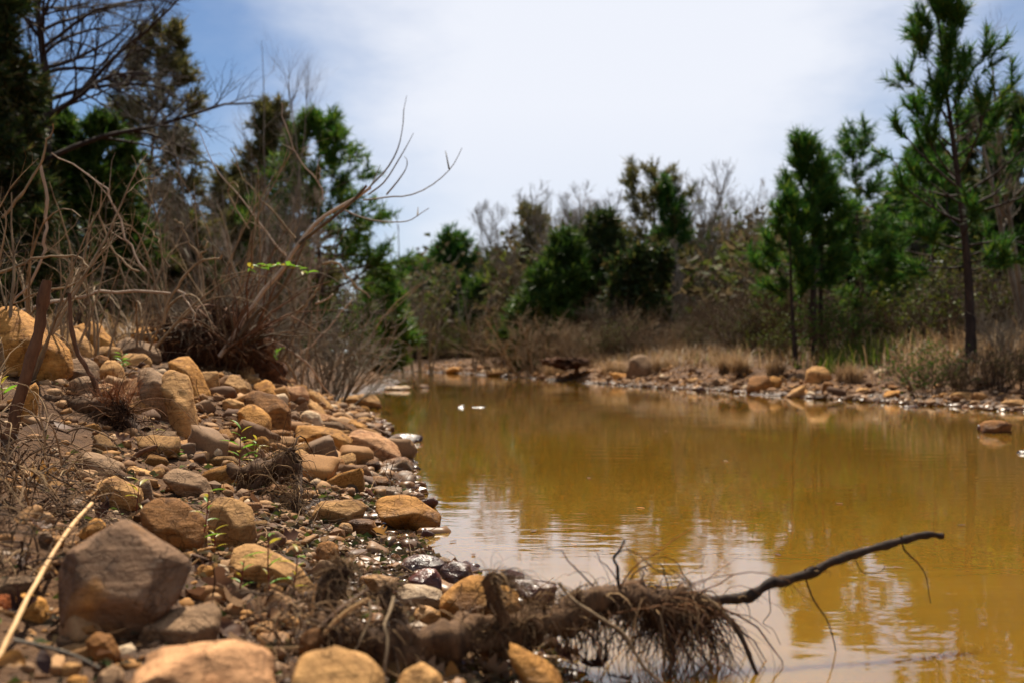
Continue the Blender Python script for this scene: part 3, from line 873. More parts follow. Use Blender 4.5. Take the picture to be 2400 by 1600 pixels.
R('the shaded bottom stone', 'half-shaded orange stone at the bottom edge right of the orange slab', 'tan', [(930,1594),(950,1572),(985,1557),(1023,1578),(1042,1612),(1030,1670),(940,1670)], sub=4, d=1.3)
R('the yellow streaked slab', 'orange-yellow slab with dark streaks under the log at the bottom', 'ochre', [(1190,1512),(1215,1516),(1250,1535),(1285,1556),(1310,1580),(1335,1620),(1300,1650),(1240,1600),(1205,1556)], sub=4, d=1.42)
R('the ochre left-foot stone', 'ochre stone at the left edge under the pale straw', 'ochre', [(33,1403),(45,1394),(62,1391),(97,1404),(122,1439),(102,1449),(51,1430)], d=1.55)
R('the purple left stone', 'purple-brown stone cut by the left edge of the picture', 'rust', [(-20,1396),(5,1392),(22,1398),(37,1424),(18,1446),(-20,1446)], d=1.55)
R('the mossy ochre stone', 'ochre stone behind the pale straw, above the huge brown rock', 'ochre', [(179,1253),(196,1232),(218,1213),(238,1220),(248,1233),(217,1256),(184,1273)], d=2.0)
R('the long dull left stone', 'long dull brown stone in front of the dry grass at the left edge', 'grey', [(-20,1360),(10,1355),(45,1352),(85,1356),(92,1372),(50,1386),(-20,1390)], d=1.62)
R('the tan nub at the bottom', 'small blurred tan pebble-like stone in the left bottom corner', 'tan', [(140,1568),(150,1555),(165,1549),(191,1557),(182,1572)], d=1.35)
R('the orange nub', 'blurred ochre stone near the bottom left corner of the picture', 'ochre', [(158,1590),(175,1581),(205,1586),(212,1606),(170,1612)], d=1.3)
R('the grey bottom block', 'blurred grey block left of the pink foreground boulder', 'grey', [(228,1590),(240,1572),(262,1558),(292,1566),(300,1600),(250,1620)], d=1.3)
R('the brown log-side rock', 'brown block half buried among leaves left of the log', 'brown', [(700,1500),(715,1478),(745,1470),(760,1500),(740,1535),(712,1532)], d=1.45)
NEAR_HEROES = list(HEROES)

# --- far shore and creek
FAR = 'stones of the far shore'
def RF(short, label, color, px, **kw):
    return hero('rock', short, label, color, px, group=FAR, sub=3, **kw)
RF('the grey slab on the far bank', 'grey-topped slab with a lit orange edge on the far bank', 'grey', [(1466,880),(1475,842),(1500,830),(1525,838),(1533,862),(1528,878),(1500,884)])
RF('the small orange block', 'small orange block right beside the grey-topped far slab', 'ochre', [(1533,852),(1552,857),(1553,868),(1536,868)])
RF('the bright flat far stone', 'bright flat ochre stone below the grey-topped far slab', 'ochre', [(1433,876),(1445,872),(1472,876),(1470,886),(1440,887)])
RF('the heaped far stones', 'heaped tan stone left of the grey-topped far slab', 'tan', [(1425,862),(1440,845),(1464,850),(1456,870),(1432,874)])
RF('the lone far flat', 'low tan flat stone on the far shore between slab and cave-fronted boulder', 'tan', [(1612,888),(1630,884),(1642,889),(1635,897),(1615,896)])
RF('the cave-fronted boulder', 'rounded far boulder with a dark shaded front at the waterline', 'brown', [(1749,915),(1755,888),(1775,879),(1805,882),(1812,905),(1800,925),(1765,925)])
RF('the twin far wedge', 'ochre wedge right against the dark-fronted far boulder', 'ochre', [(1800,895),(1812,880),(1830,885),(1833,900),(1812,912)])
RF('the round-topped far boulder', 'round-topped far boulder with a half-shaded face among dry grass', 'tan', [(1889,890),(1895,866),(1915,857),(1940,862),(1955,885),(1945,898),(1900,898)], p=12)
RF('the tilted far plank stone', 'plank-like tan stone tilted up to the right on the far shore', 'tan', [(1838,926),(1860,915),(1888,903),(1892,911),(1870,925),(1850,932)])
RF('the small cave stone', 'small dark-fronted stone in front of the round-topped far boulder', 'brown', [(1925,913),(1930,895),(1952,893),(1955,916),(1940,920)])
RF('the flat far trio left', 'flat tan stone lying left of the green bush on the far shore', 'tan', [(2005,917),(2020,908),(2040,910),(2045,922),(2015,924)])
RF('the flat far slab right', 'long flat slab on the far shore below the dark brush at right', 'tan', [(2230,925),(2250,918),(2285,920),(2290,930),(2245,934)])
RF('the dark far gap stone', 'ochre stone with a dark hollow below it right of the flat tan one', 'ochre', [(2070,925),(2085,915),(2110,914),(2120,924),(2100,930)])
RF('the corner far stone', 'flat stone at the right edge where the far shore leaves the picture', 'tan', [(2350,945),(2370,935),(2410,935),(2415,950),(2360,955)])
RF('the pale flat trio', 'pale orange flat stone where the creek narrows in the distance', 'ochre', [(1045,866),(1062,859),(1082,861),(1084,870),(1050,873)])
RF('the far tan ledge', 'low tan ledge of stone left of the dark far undercut', 'tan', [(1140,870),(1170,862),(1215,864),(1225,874),(1160,878)])
WATERSTONES = 'wet stones standing in the creek'
def RW(short, label, color, px, d, **kw):
    return hero('rock', short, label, color, px, d=d, group=WATERSTONES, sub=3, **kw)
RW('the left midstream stone', 'wet shining stone in midstream, the left one of the little row', 'wet', [(1069,964),(1074,950),(1086,948),(1092,964)], 11.2)
RW('the long midstream stone', 'long wet shining stone in the middle of the midstream row', 'wet', [(1100,964),(1104,953),(1134,952),(1146,962)], 11.2)
RW('the right midstream stone', 'small wet stone at the right end of the midstream row', 'wet', [(1155,969),(1160,962),(1170,962),(1174,969)], 10.6)
RW('the distant dark stone', 'dark stone in the water near the far end of the creek', 'brown', [(980,908),(986,900),(1000,900),(1008,908)], 20)
RW('the distant pale flat stone', 'pale wet flat stone in the shallows where the creek narrows', 'pale', [(897,914),(905,905),(950,903),(962,908),(950,914)], 18.5)
RW('the right midstream block', 'glistening brown block of stone in the water near the right edge', 'brown', [(2300,1012),(2305,990),(2330,984),(2368,986),(2370,1008),(2330,1016)], 7.1)
RW('the little companion stone', 'little wet stone just left of the glistening block at right', 'wet', [(2288,1004),(2292,994),(2301,994),(2303,1004)], 7.3)
RW('the right edge stone', 'wet stone cut by the right edge of the picture in midstream', 'wet', [(2382,1066),(2392,1055),(2420,1052),(2425,1068)], 5.5)
RW('the foaming shore rock', 'flat white-wet rock in the water behind the wet-topped boulder', 'wet', [(905,1040),(920,1020),(950,1016),(985,1022),(990,1032),(960,1046),(930,1052)], 6.3)
RW('the wet shard', 'wet dark shard between the white-wet rock and the tan shore slab', 'wet', [(935,1064),(945,1052),(975,1055),(985,1066),(960,1076)], 5.6)
RW('the far right wet slab', 'white-shining wet slab just off the far shore at right', 'wet', [(2115,960),(2122,950),(2150,947),(2160,956),(2140,962)], 11.2)

# --- the smaller stones: one mesh per shape and seed, copied and placed one by one
SHAPES = {'flat': (1.0, 0.8, 0.32, 60), 'rounded': (0.85, 0.8, 0.62, 14), 'wedge-shaped': (1.0, 0.7, 0.55, 70), 'blocky': (0.85, 0.75, 0.68, 70), 'long': (1.25, 0.55, 0.42, 50)}
ARCH = {}
for sh, (sx, sy, sz, p) in SHAPES.items():
    for s in range(4):
        rng = np.random.default_rng(hash((sx, sy, s)) % 9999)
        npl = 9 if p < 20 else 5
        pl = norm(rng.normal(size=(npl, 3)))
        pl = np.concatenate([pl, [[0, 0.15, 1], [0, -0.1, -1], [1, 0.2, 0.1], [-1, 0, -0.2], [0.1, 1, 0.1], [0, -1, 0.2]]])
        pl = norm(pl)
        dims = np.array([sx, sy, sz])
        di = 0.86 * np.sqrt(((pl * dims) ** 2).sum(1)) * rng.uniform(0.82, 1.1, len(pl))
        q, f = poly_rock(3, pl, di, dims, p, rng, 0.03)
        if sh == 'wedge-shaped':
            q[:, 2] *= 1 + 0.55 * q[:, 0]
        for col in STONE:
            ARCH[sh, s, col] = None
        ARCH[sh, s] = (q, f)
def arch_mesh(sh, s, col):
    if ARCH[sh, s, col] is None:
        q, f = ARCH[sh, s]
        ARCH[sh, s, col] = MB().add(q, f).mesh('stone', STONE[col])
    return ARCH[sh, s, col]
CNAME = {'tan': 'tan', 'ochre': 'ochre', 'grey': 'grey', 'brown': 'brown', 'mottled': 'mottled brown', 'rust': 'rust-red', 'pink': 'pinkish', 'pale': 'pale', 'wet': 'dark wet', 'wetred': 'wet reddish'}
USED = {}
def proj(x, y, z):
    return 1200 + F * x / y, HZ + F * (EYE - z) / y
def relation(x, y, z, heroes):
    px, py = proj(x, y, z)
    best = min(heroes, key=lambda h: math.hypot(px - h[5], (py - h[6]) * 1.2) - 0.35 * h[3] / h[1] * F)
    dx, dy = px - best[5], (py - best[6]) * 1.4
    if abs(dx) > abs(dy):
        w = 'right of' if dx > 0 else 'left of'
    else:
        w = 'in front of' if dy > 0 else 'behind'
    return w, best[4]
def place_stone(x, y, size, colors, shapes, rng, heroes, group, noun='stone', sink=0.36, wetbase=None, tries=40):
    z = max(land1(x, y), 0.0 if wetbase is None else wetbase)
    w, nm = relation(x, y, z, heroes)
    opts = [(c, s) for c in colors for s in shapes]
    rng.shuffle(opts)
    for c, s in opts:
        key = (CNAME[c], s, w, nm)
        if key not in USED:
            break
    else:
        return None
    USED[key] = 1
    o = bpy.data.objects.new('stone', arch_mesh(s, int(rng.integers(4)), c))
    COL.objects.link(o)
    sx = SHAPES[s][2] * size
    o.location = (x, y, z + sx * (0.5 - sink))
    o.rotation_euler = (rng.normal(0, 0.22), rng.normal(0, 0.22), rng.uniform(0, 2 * PI))
    o.scale = tuple(size * rng.uniform(0.85, 1.15, 3))
    tag(o, f'small {CNAME[c]} {s} stone {w} {nm}', 'stone', group)
    return o

rng = np.random.default_rng(21)
NS = 'smaller stones of the near bank'
cnt = 0
spots = []
for _ in range(4000):
    d = math.exp(rng.uniform(math.log(1.35), math.log(9.0)))
    xl = float(np.interp(d, _LS[:, 1], _LS[:, 0]))
    s = abs(rng.normal(0, 0.30 + 0.07 * d)) - 0.03
    x = xl - s
    px = 1200 + F * x / d
    if px < -30 or s > 1.7:
        continue
    size = math.exp(rng.normal(math.log(0.017), 0.5)) * (0.8 + 0.22 * d)
    z = land1(x, d)
    if proj(x, d, z)[1] > 1620 or z > 0.5:
        continue
    if any((x - a) ** 2 + (d - b) ** 2 * 0.5 < (0.40 * sz + size) ** 2 for a, b, _c, sz, *_r in HEROES):
        continue
    if any((x - a) ** 2 + (d - b) ** 2 < (0.8 * (size + c)) ** 2 for a, b, c in spots):
        continue
    wet = s < 0.10 + 0.015 * d
    cols = ['wet', 'brown', 'wetred', 'grey', 'tan', 'ochre'] if wet else ['tan', 'ochre', 'grey', 'brown', 'pink', 'rust', 'tan', 'ochre']
    if wet and rng.random() < 0.6:
        cols = ['wet', 'wetred', 'brown']
    o = place_stone(x, d, size, cols, list(SHAPES), rng, NEAR_HEROES, NS)
    if o is None:
        continue
    spots.append((x, d, size))
    cnt += 1
    if cnt >= 185:
        break

cnt = 0
big_spots = []
for _ in range(3000):
    d = math.exp(rng.uniform(math.log(3.3), math.log(9.5)))
    x = float(np.interp(d, _LS[:, 1], _LS[:, 0])) - rng.uniform(0.02, 1.05)
    size = rng.uniform(0.045, 0.10) * (0.7 + 0.06 * d)
    if any((x - a) ** 2 + (d - b) ** 2 * 0.25 < (0.34 * sz + 0.8 * size) ** 2 for a, b, _c, sz, *_r in HEROES):
        continue
    if any((x - a) ** 2 + (d - b) ** 2 * 0.3 < (0.85 * (size + c)) ** 2 for a, b, c in big_spots):
        continue
    o = place_stone(x, d, size, ['tan', 'ochre', 'tan', 'brown', 'pink', 'grey'], ['flat', 'wedge-shaped', 'blocky', 'long'], rng, NEAR_HEROES, NS, sink=0.22)
    if o is None:
        continue
    big_spots.append((x, d, size))
    cnt += 1
    if cnt >= 62:
        break

FS = 'smaller stones of the far shore'
FARH = [h for h in HEROES if h not in NEAR_HEROES]
cnt = 0
for _ in range(3000):
    i = rng.integers(1, 8)
    t = rng.random()
    x, y = _RS[i] * (1 - t) + _RS[i + 1 if i + 1 < len(_RS) else i] * t
    if y < 9.5 or y > 50:
        continue
    x += rng.uniform(-0.25, 1.2) * (0.4 + y * 0.03)
    px = 1200 + F * x / y
    if px > 2420:
        continue
    size = math.exp(rng.normal(math.log(0.075), 0.4)) * (0.5 + y * 0.035)
    z = land1(x, y)
    wet = z < 0.07
    o = place_stone(x, y, size, ['wet', 'brown', 'grey'] if wet else ['tan', 'ochre', 'brown', 'pink', 'grey'], list(SHAPES), rng, FARH, FS, wetbase=0.0)
    if o is None:
        continue
    cnt += 1
    if cnt >= 52:
        break

# --- gravel nobody could count
def gravel(name, xs, ys, sizes, sub, label, seed, squash=(0.35, 0.8)):
    rng = np.random.default_rng(seed)
    v, f = ICO[sub]
    n = len(xs)
    zs = land(xs, ys)
    keep = zs > -0.02
    xs, ys, sizes, zs = xs[keep], ys[keep], sizes[keep], zs[keep]
    n = len(xs)
    jit = 1 + rng.normal(0, 0.2, (n, len(v), 1))
    V = v[None] * jit
    sc = np.stack([rng.uniform(0.7, 1.25, n), rng.uniform(0.6, 1.0, n), rng.uniform(*squash, n)], -1) * sizes[:, None]
    V = V * sc[:, None]
    a, t = rng.uniform(0, 2 * PI, n), rng.normal(0, 0.35, n)
    ca, sa, ct, st = np.cos(a), np.sin(a), np.cos(t), np.sin(t)
    y1 = V[..., 1] * ct[:, None] - V[..., 2] * st[:, None]
    z1 = V[..., 1] * st[:, None] + V[..., 2] * ct[:, None]
    X = V[..., 0] * ca[:, None] - y1 * sa[:, None]
    Y = V[..., 0] * sa[:, None] + y1 * ca[:, None]
    W = np.stack([X + xs[:, None], Y + ys[:, None], z1 + (zs + sizes * 0.2)[:, None]], -1)
    FF = f[None] + (np.arange(n) * len(v))[:, None, None]
    o = MB().add(W, FF.reshape(-1, 3)).build(name, M_GRAVEL, smooth=False)
    return tag(o, label, 'gravel', None, 'stuff')
def near_cloud(n, seed, smax=1.5, spread=(0.30, 0.06)):
    rng = np.random.default_rng(seed)
    d = np.exp(rng.uniform(math.log(1.2), math.log(10), n))
    xl = np.interp(d, _LS[:, 1], _LS[:, 0])
    s = np.abs(rng.normal(0, spread[0] + spread[1] * d)) - 0.04
    x = xl - s
    k = (s < smax) & (x > -0.56 * d - 0.1)
    return x[k], d[k], rng
LOW = []
for i in range(14):
    r_ = np.random.default_rng(900 + i)
    sh = list(SHAPES.values())[i % 5]
    pl = norm(r_.normal(size=(5, 3)))
    pl = norm(np.concatenate([pl, [[0, 0.15, 1], [0, -0.1, -1], [1, 0.2, 0.1], [-1, 0, -0.2], [0.1, 1, 0.1], [0, -1, 0.2]]]))
    dm = np.array(sh[:3])
    LOW.append(poly_rock(2, pl, 0.86 * np.sqrt(((pl * dm) ** 2).sum(1)) * r_.uniform(0.8, 1.08, len(pl)), dm, max(sh[3], 60), r_, 0.03)[0])
LOW3 = []
for i in range(14):
    r_ = np.random.default_rng(900 + i)
    sh = list(SHAPES.values())[i % 5]
    pl = norm(r_.normal(size=(5, 3)))
    pl = norm(np.concatenate([pl, [[0, 0.15, 1], [0, -0.1, -1], [1, 0.2, 0.1], [-1, 0, -0.2], [0.1, 1, 0.1], [0, -1, 0.2]]]))
    dm = np.array(sh[:3])
    LOW3.append(poly_rock(3, pl, 0.86 * np.sqrt(((pl * dm) ** 2).sum(1)) * r_.uniform(0.8, 1.08, len(pl)), dm, max(sh[3], 60), r_, 0.03)[0])
def cobbles(name, xs, ys, sizes, label, seed, sink=-0.02):
    rng = np.random.default_rng(seed)
    mb = MB()
    zs = land(xs, ys)
    for x_, y_, s_, z_ in zip(xs, ys, sizes, zs):
        if z_ < -0.02:
            continue
        fine = s_ / y_ > 0.0165
        f = ICO[3 if fine else 2][1]
        v_ = (LOW3 if fine else LOW)[rng.integers(len(LOW))] * s_ * rng.uniform(0.8, 1.2, 3)
        a, t, t2 = rng.uniform(0, 2 * PI), rng.normal(0, 0.3), rng.normal(0, 0.3)
        ca, sa = math.cos(a), math.sin(a)
        Rz = np.array([[ca, -sa, 0], [sa, ca, 0], [0, 0, 1]])
        Rx = np.array([[1, 0, 0], [0, math.cos(t), -math.sin(t)], [0, math.sin(t), math.cos(t)]])
        Ry = np.array([[math.cos(t2), 0, math.sin(t2)], [0, 1, 0], [-math.sin(t2), 0, math.cos(t2)]])
        mb.add(v_ @ (Rx @ Ry @ Rz).T + np.array([x_, y_, z_ + s_ * sink]), f)
    return tag(mb.build(name, M_GRAVEL), label, 'gravel', None, 'stuff')
x, d, rng_ = near_cloud(2200, 61, 1.4, (0.30, 0.075))
sz_ = np.exp(rng_.normal(math.log(0.0125), 0.42, len(x))) * (0.75 + 0.27 * d)
cobbles('cobbles', x, d, sz_, 'countless fist-sized and smaller stones between the larger ones of the near bank', 62)
d = np.exp(rng_.uniform(math.log(1.5), math.log(5.5), 900))
x = np.interp(d, _LS[:, 1], _LS[:, 0]) - rng_.uniform(0.35, 1.7, 900)
k = x > -0.56 * d - 0.1
x, d = x[k], d[k]
cobbles('cobbles', x, d, np.exp(rng_.normal(math.log(0.012), 0.45, len(x))) * (0.75 + 0.27 * d), 'scattered stones on the upper left slope of the near bank', 64)
yy_ = rng_.uniform(3.6, 9.5, 420)
xx_ = np.interp(yy_, _LS[:, 1], _LS[:, 0]) - rng_.uniform(0.0, 1.0, 420)
cobbles('cobbles', xx_, yy_, np.exp(rng_.normal(math.log(0.052), 0.4, 420)), 'jumbled tan stones heaped on the steep part of the near bank', 63, 0.12)
x, d, rng_ = near_cloud(5200, 31)
gravel('gravel', x, d, np.exp(rng_.normal(math.log(0.0062), 0.45, len(x))) * (0.7 + 0.25 * d), 1, 'brown gravel and small pebbles covering the near bank', 32)
x, d, rng_ = near_cloud(5000, 41, 1.6, (0.4, 0.09))
gravel('gravel', x, d, np.exp(rng_.normal(math.log(0.0032), 0.4, len(x))) * (0.7 + 0.25 * d), 1, 'fine grit between the stones of the near bank', 42)
rng_ = np.random.default_rng(53)
yy_ = np.exp(rng_.uniform(math.log(9.5), math.log(48), 700))
xx_ = np.interp(yy_, _RS[::-1, 1], _RS[::-1, 0]) + np.abs(rng_.normal(0.1, 0.8, 700)) * (0.4 + 0.04 * yy_)
cobbles('cobbles', xx_, yy_, np.exp(rng_.normal(math.log(0.055), 0.5, 700)) * (0.4 + 0.035 * yy_), 'rubble of flat brown stones strewn over the far bank', 54, 0.05)
rng_ = np.random.default_rng(51)
yy = np.exp(rng_.uniform(math.log(9.3), math.log(60), 5200))
xx = np.interp(yy, _RS[::-1, 1], _RS[::-1, 0]) + np.abs(rng_.normal(0, 0.5, len(yy))) * (0.3 + 0.05 * yy) - 0.05 * rng_.random(len(yy)) * 3
gravel('gravel', xx, yy, np.exp(rng_.normal(math.log(0.03), 0.45, len(yy))) * (0.4 + 0.035 * yy), 1, 'wet and dry gravel along the far waterline', 52)
# ------------------------------------------------------------------ trees
def needles(mb, P, D, L, wdt, K, rng, spread=0.6, along=0.9):
    """K flat needles on each shoot that ends at P and points along D"""
    M = len(P)
    d = norm(D[:, None] * 0.75 + rng.normal(0, spread, (M, K, 3)))
    st = P[:, None] - D[:, None] * (rng.random((M, K, 1)) * along * L)
    side = norm(np.cross(d, rng.normal(size=d.shape))) * wdt
    ln = L * rng.uniform(0.6, 1.1, (M, K, 1))
    V = np.stack([st - side, st + side, st + d * ln], 2)
    mb.add(V.reshape(-1, 3), np.arange(M * K * 3).reshape(-1, 3))

def pine(rng, H, r0, crown0, width, nb, sub=4, K=40, L=0.17, wdt=0.010, lean=(0, 0), rise=0.5, top_round=1.0, bare_low=6, plume=0.6, dens=0.72):
    tr, cr = MB(), MB()
    li = tr
    K = max(8, int(K * 0.43))
    wdt = wdt * 1.22
    nb = int(nb * dens)
    L = L * 1.12
    k = 14
    t = np.linspace(0, 1, k)
    path = np.stack([lean[0] * t ** 1.3 + 0.012 * H * np.sin(t * 5 + rng.random() * 6), lean[1] * t + 0.012 * H * np.sin(t * 4 + rng.random() * 6), t * H], -1)
    path[:, :2] -= path[0, :2]
    path[0, 2] = -0.25
    rad = r0 * (1 - 0.93 * t ** 0.85)
    rad[0] *= 1.25
    tubes(tr, path, rad[None], 8)
    tb = crown0 + (0.985 - crown0) * (np.arange(nb) + rng.random(nb)) / nb
    u = (tb - crown0) / (1 - crown0)
    prof = width * np.minimum(1, (1 - u) ** (0.75 / top_round) * 1.08 + 0.10) * np.minimum(1, 0.55 + u * 2.2)
    ln = prof * rng.uniform(0.6, 1.12, nb)
    b, tg, r = sample(path[None], rad[None], tb[None])
    b, r = b[0], r[0]
    az = np.arange(nb) * 2.4 + rng.normal(0, 0.5, nb)
    el = rise * (0.15 + 0.95 * u) + rng.normal(0, 0.14, nb)
    D = np.stack([np.cos(az) * np.cos(el), np.sin(az) * np.cos(el), np.sin(el)], -1)
    Pb = grow(b, D, ln, 6, rng, 0.22, lift=0.55 * rise)
    Rb = (np.minimum(r * 0.5, 0.016 * ln + 0.004))[:, None] * np.linspace(1, 0.3, 6)[None]
    tubes(li, Pb, Rb, 4)
    if bare_low:
        tl = rng.uniform(0.1, max(crown0, 0.14) + 0.02, bare_low)
        bb, _, rr = sample(path[None], rad[None], tl[None])
        a2 = rng.uniform(0, 2 * PI, bare_low)
        Pd = grow(bb[0], np.stack([np.cos(a2), np.sin(a2), rng.uniform(-0.2, 0.3, bare_low)], -1), width * rng.uniform(0.3, 0.8, bare_low), 6, rng, 0.4)
        tubes(li, Pd, 0.006 * H / 5 * np.linspace(1, 0.2, 6)[None], 3)
    ts = rng.uniform(0.35, 0.95, (nb, sub))
    sp, stg, sr = sample(Pb, Rb, ts)
    sd = side_dirs(stg, rng.uniform(0.45, 0.95, ts.shape), rng, 0.25 * rise)
    sl = (ln[:, None] * (1.05 - ts) * 0.75 + L * 0.8) * rng.uniform(0.6, 1.1, ts.shape)
    Ps = grow(sp.reshape(-1, 3), sd.reshape(-1, 3), sl.ravel(), 4, rng, 0.2, lift=0.5 * rise)
    tubes(li, Ps, (sr.reshape(-1, 1) * 0.6 + 0.001) * np.linspace(1, 0.4, 4)[None], 3)
    ends = np.concatenate([Pb[:, -1], Ps[:, -1], path[-1:]])
    dirs = np.concatenate([norm(Pb[:, -1] - Pb[:, -2]), norm(Ps[:, -1] - Ps[:, -2]), [[0, 0, 1.0]]])
    ends = np.concatenate([ends, ends - norm(dirs) * L * 0.7])
    dirs = np.concatenate([dirs, dirs])
    dirs[:, 2] += 0.25
    needles(cr, ends, norm(dirs), L, wdt, K, rng, plume)
    return tr, cr

def bare_tree(rng, H, r0, ang0=(0.4, 0.95), droop=0.0, spread=0.45, n1=14, n2=7, n3=6, t0=0.25, lean=(0, 0), fork=1, lift=0.5, n4=0, tw=1.0):
    tr = MB()
    li = tr
    k = 10
    base = np.zeros((fork, 3))
    base[:, 2] = -0.2
    a = rng.uniform(0, 2 * PI, fork)
    D = np.stack([lean[0] + 0.22 * (fork > 1) * np.cos(a), lean[1] + 0.22 * (fork > 1) * np.sin(a), np.ones(fork)], -1)
    P0 = grow(base, D, H * rng.uniform(0.8, 1.0, fork), k, rng, 0.16, lift=0.2)
    R0 = r0 * np.linspace(1, 0.12, k)[None] * np.ones((fork, 1))
    tubes(tr, P0, R0, 7)
    P, R_ = P0, R0
    L0 = H * spread
    for lv, m in enumerate((n1, n2, n3, n4)):
        if not m:
            continue
        t = rng.uniform(t0 if lv == 0 else 0.2, 0.98, (len(P), m))
        b, tg, r = sample(P, R_, t)
        ang = rng.uniform(*(ang0 if lv == 0 else (0.4, 0.95)), t.shape)
        d = side_dirs(tg, ang, rng, 0.15)
        ln = L0 * (1.08 - 0.75 * t) * rng.uniform(0.5, 1.1, t.shape)
        kk = (8, 6, 4, 3)[lv]
        P = grow(b.reshape(-1, 3), d.reshape(-1, 3), ln.ravel(), kk, rng, 0.32, lift=lift, droop=droop)
        R_ = np.maximum(r.reshape(-1, 1) * (0.62, 0.6, 0.6, 0.6)[lv], 0.0011 * tw * H / 6) * np.linspace(1, 0.3, kk)[None]
        tubes(li, P, R_, (5, 4, 3, 3)[lv])
        L0 *= 0.45
    return tr

def leaf_cloud(mb, rng, n, size, radii, centre, profile='cone', lump=0.35, tri=3, droop=0.0):
    """leaf sprays through the volume of a crown with an uneven outline"""
    m = int(n * 2.2)
    u = norm(rng.normal(size=(m, 3)))
    rr = rng.random(m) ** 0.42
    if profile == 'cone':
        h = rng.random(m) ** 1.25
        a = rng.uniform(0, 2 * PI, m)
        w = (1 - h) ** 0.8 * (0.75 + 0.25 * np.minimum(1, h * 6)) + 0.04
        q = np.stack([np.cos(a) * w * rr, np.sin(a) * w * rr, h * 2 - 1], -1)
    else:
        q = u * rr[:, None]
    o = rng.random(3) * 40
    lum = fbm(q * 2.3 + o, 3)
    edge = np.linalg.norm(q[:, :2], axis=1) / (w if profile == 'cone' else 1.0)
    keep = lum > -0.15 + (edge - 0.55) * lump * 1.8
    q = q[keep][:n]
    q = q * (1 + 0.25 * lump * fbm(q * 1.4 + o + 5, 2))[:, None]
    p = q * np.array(radii) + np.array(centre)
    n = len(p)
    out = norm(q * np.array([1, 1, 0.35]) + rng.normal(0, 0.45, q.shape))
    out[:, 2] += 0.15 - droop
    d = norm(out[:, None] + rng.normal(0, 0.55, (n, tri, 3)))
    side = norm(np.cross(d, rng.normal(size=d.shape)))
    s = size * rng.uniform(0.5, 1.25, (n, tri, 1))
    V = np.stack([p[:, None] - side * s * 0.28, p[:, None] + side * s * 0.28, p[:, None] + d * s], 2)
    mb.add(V.reshape(-1, 3), np.arange(n * tri * 3).reshape(-1, 3))

TREES = []      # like HEROES, for the wording of what stands near them
def back(px, d):
    """where the creek narrows the woods stand farther off, behind the shore"""
    return d * 1.55 if 925 < px < 1215 and d > 40 else d
def tree_thing(name, px, d, py_top, short, label, parts, group):
    d = back(px, d)
    loc = on_ground(px, d)
    o = empty(name, loc, label, 'tree', group)
    for nm, mb, m in parts:
        mb.build(nm, m, o)
    TREES.append((loc[0], d, 0, 1.0, short, px, (py_top + HZ) / 2))
    return o
def tree_h(px, d, py_top):
    d = back(px, d)
    b = on_ground(px, d)
    return EYE + (HZ - py_top) / F * d - b[2]
def add_pine(px, d, py_top, px_top, short, label, group, leafm=None, bark=None, seed=1, name='pine_tree', **kw):
    rng = np.random.default_rng(seed)
    H = tree_h(px, d, py_top)
    kw.setdefault('r0', H * 0.014)
    d_ = back(px, d)
    kw['L'], kw['wdt'] = kw['L'] * d_ / d, kw['wdt'] * d_ / d
    kw['width'] = kw.pop('wpx') / F * d_
    kw['lean'] = ((px_top - px) / F * d, 0)
    tr, cr = pine(rng, H, **kw)
    return tree_thing(name, px, d, py_top, short, label, [('trunk', tr, bark or M_BARK), ('crown', cr, leafm or M_NEEDLE)], group)
RG, MG, LG = 'trees on the right bank', 'trees across the creek', 'trees on the left bank'
# right bank
add_pine(2275, 14, -30, 2205, 'the tall right pine', 'tall slender pine near the right edge, its top leaving the picture', RG, seed=3, crown0=0.24, wpx=225, nb=72, sub=4, K=80, L=0.19, wdt=0.0075, rise=0.95, plume=0.42, r0=0.085, bark=M_BARKD, bare_low=9)
add_pine(1905, 19, 325, 1890, 'the triple pine', 'tallest of the three close-set young pines, with a knob of needles on top', RG, seed=5, crown0=0.34, wpx=120, nb=50, sub=3, K=76, L=0.24, wdt=0.010, rise=0.95, plume=0.42, r0=0.085, bark=M_BARKD)
add_pine(1866, 18.6, 470, 1838, 'the left triplet pine', 'leftmost and shortest of the three close-set young pines', RG, seed=6, crown0=0.42, wpx=95, nb=30, sub=3, K=72, L=0.24, wdt=0.010, rise=0.8, plume=0.42, r0=0.055, bark=M_BARKD)
add_pine(1928, 19.6, 400, 1925, 'the right triplet pine', 'right-hand pine of the three close-set young ones', RG, seed=7, crown0=0.36, wpx=110, nb=38, sub=3, K=72, L=0.24, wdt=0.010, rise=0.9, plume=0.42, r0=0.06, bark=M_BARKD)
add_pine(2040, 22, 300, 2012, 'the thin airy pine', 'thin pine with an airy see-through crown between the triplet and the tall pine', RG, seed=8, crown0=0.5, wpx=100, nb=46, sub=4, K=34, L=0.20, wdt=0.010, rise=0.6, r0=0.06, top_round=1.6)
add_pine(2050, 21, 560, 2055, 'the low pine', 'low bushy pine in front of the thin airy one', RG, seed=9, crown0=0.2, wpx=115, nb=46, sub=5, K=44, L=0.22, wdt=0.011, rise=0.5, leafm=M_NEEDLEB)
add_pine(2180, 24, 330, 2175, 'the green pine behind', 'bushy green pine right behind the trunk of the tall right pine', RG, seed=10, crown0=0.22, wpx=135, nb=70, sub=6, K=44, L=0.24, wdt=0.012, rise=0.55)
add_pine(2320, 25, 232, 2318, 'the dark right pine', 'dark dense pine right of the tall pine, the nearer of two', RG, seed=11, crown0=0.15, wpx=120, nb=84, sub=6, K=46, L=0.25, wdt=0.014, rise=0.5, leafm=M_DARKF, bark=M_BARKD)
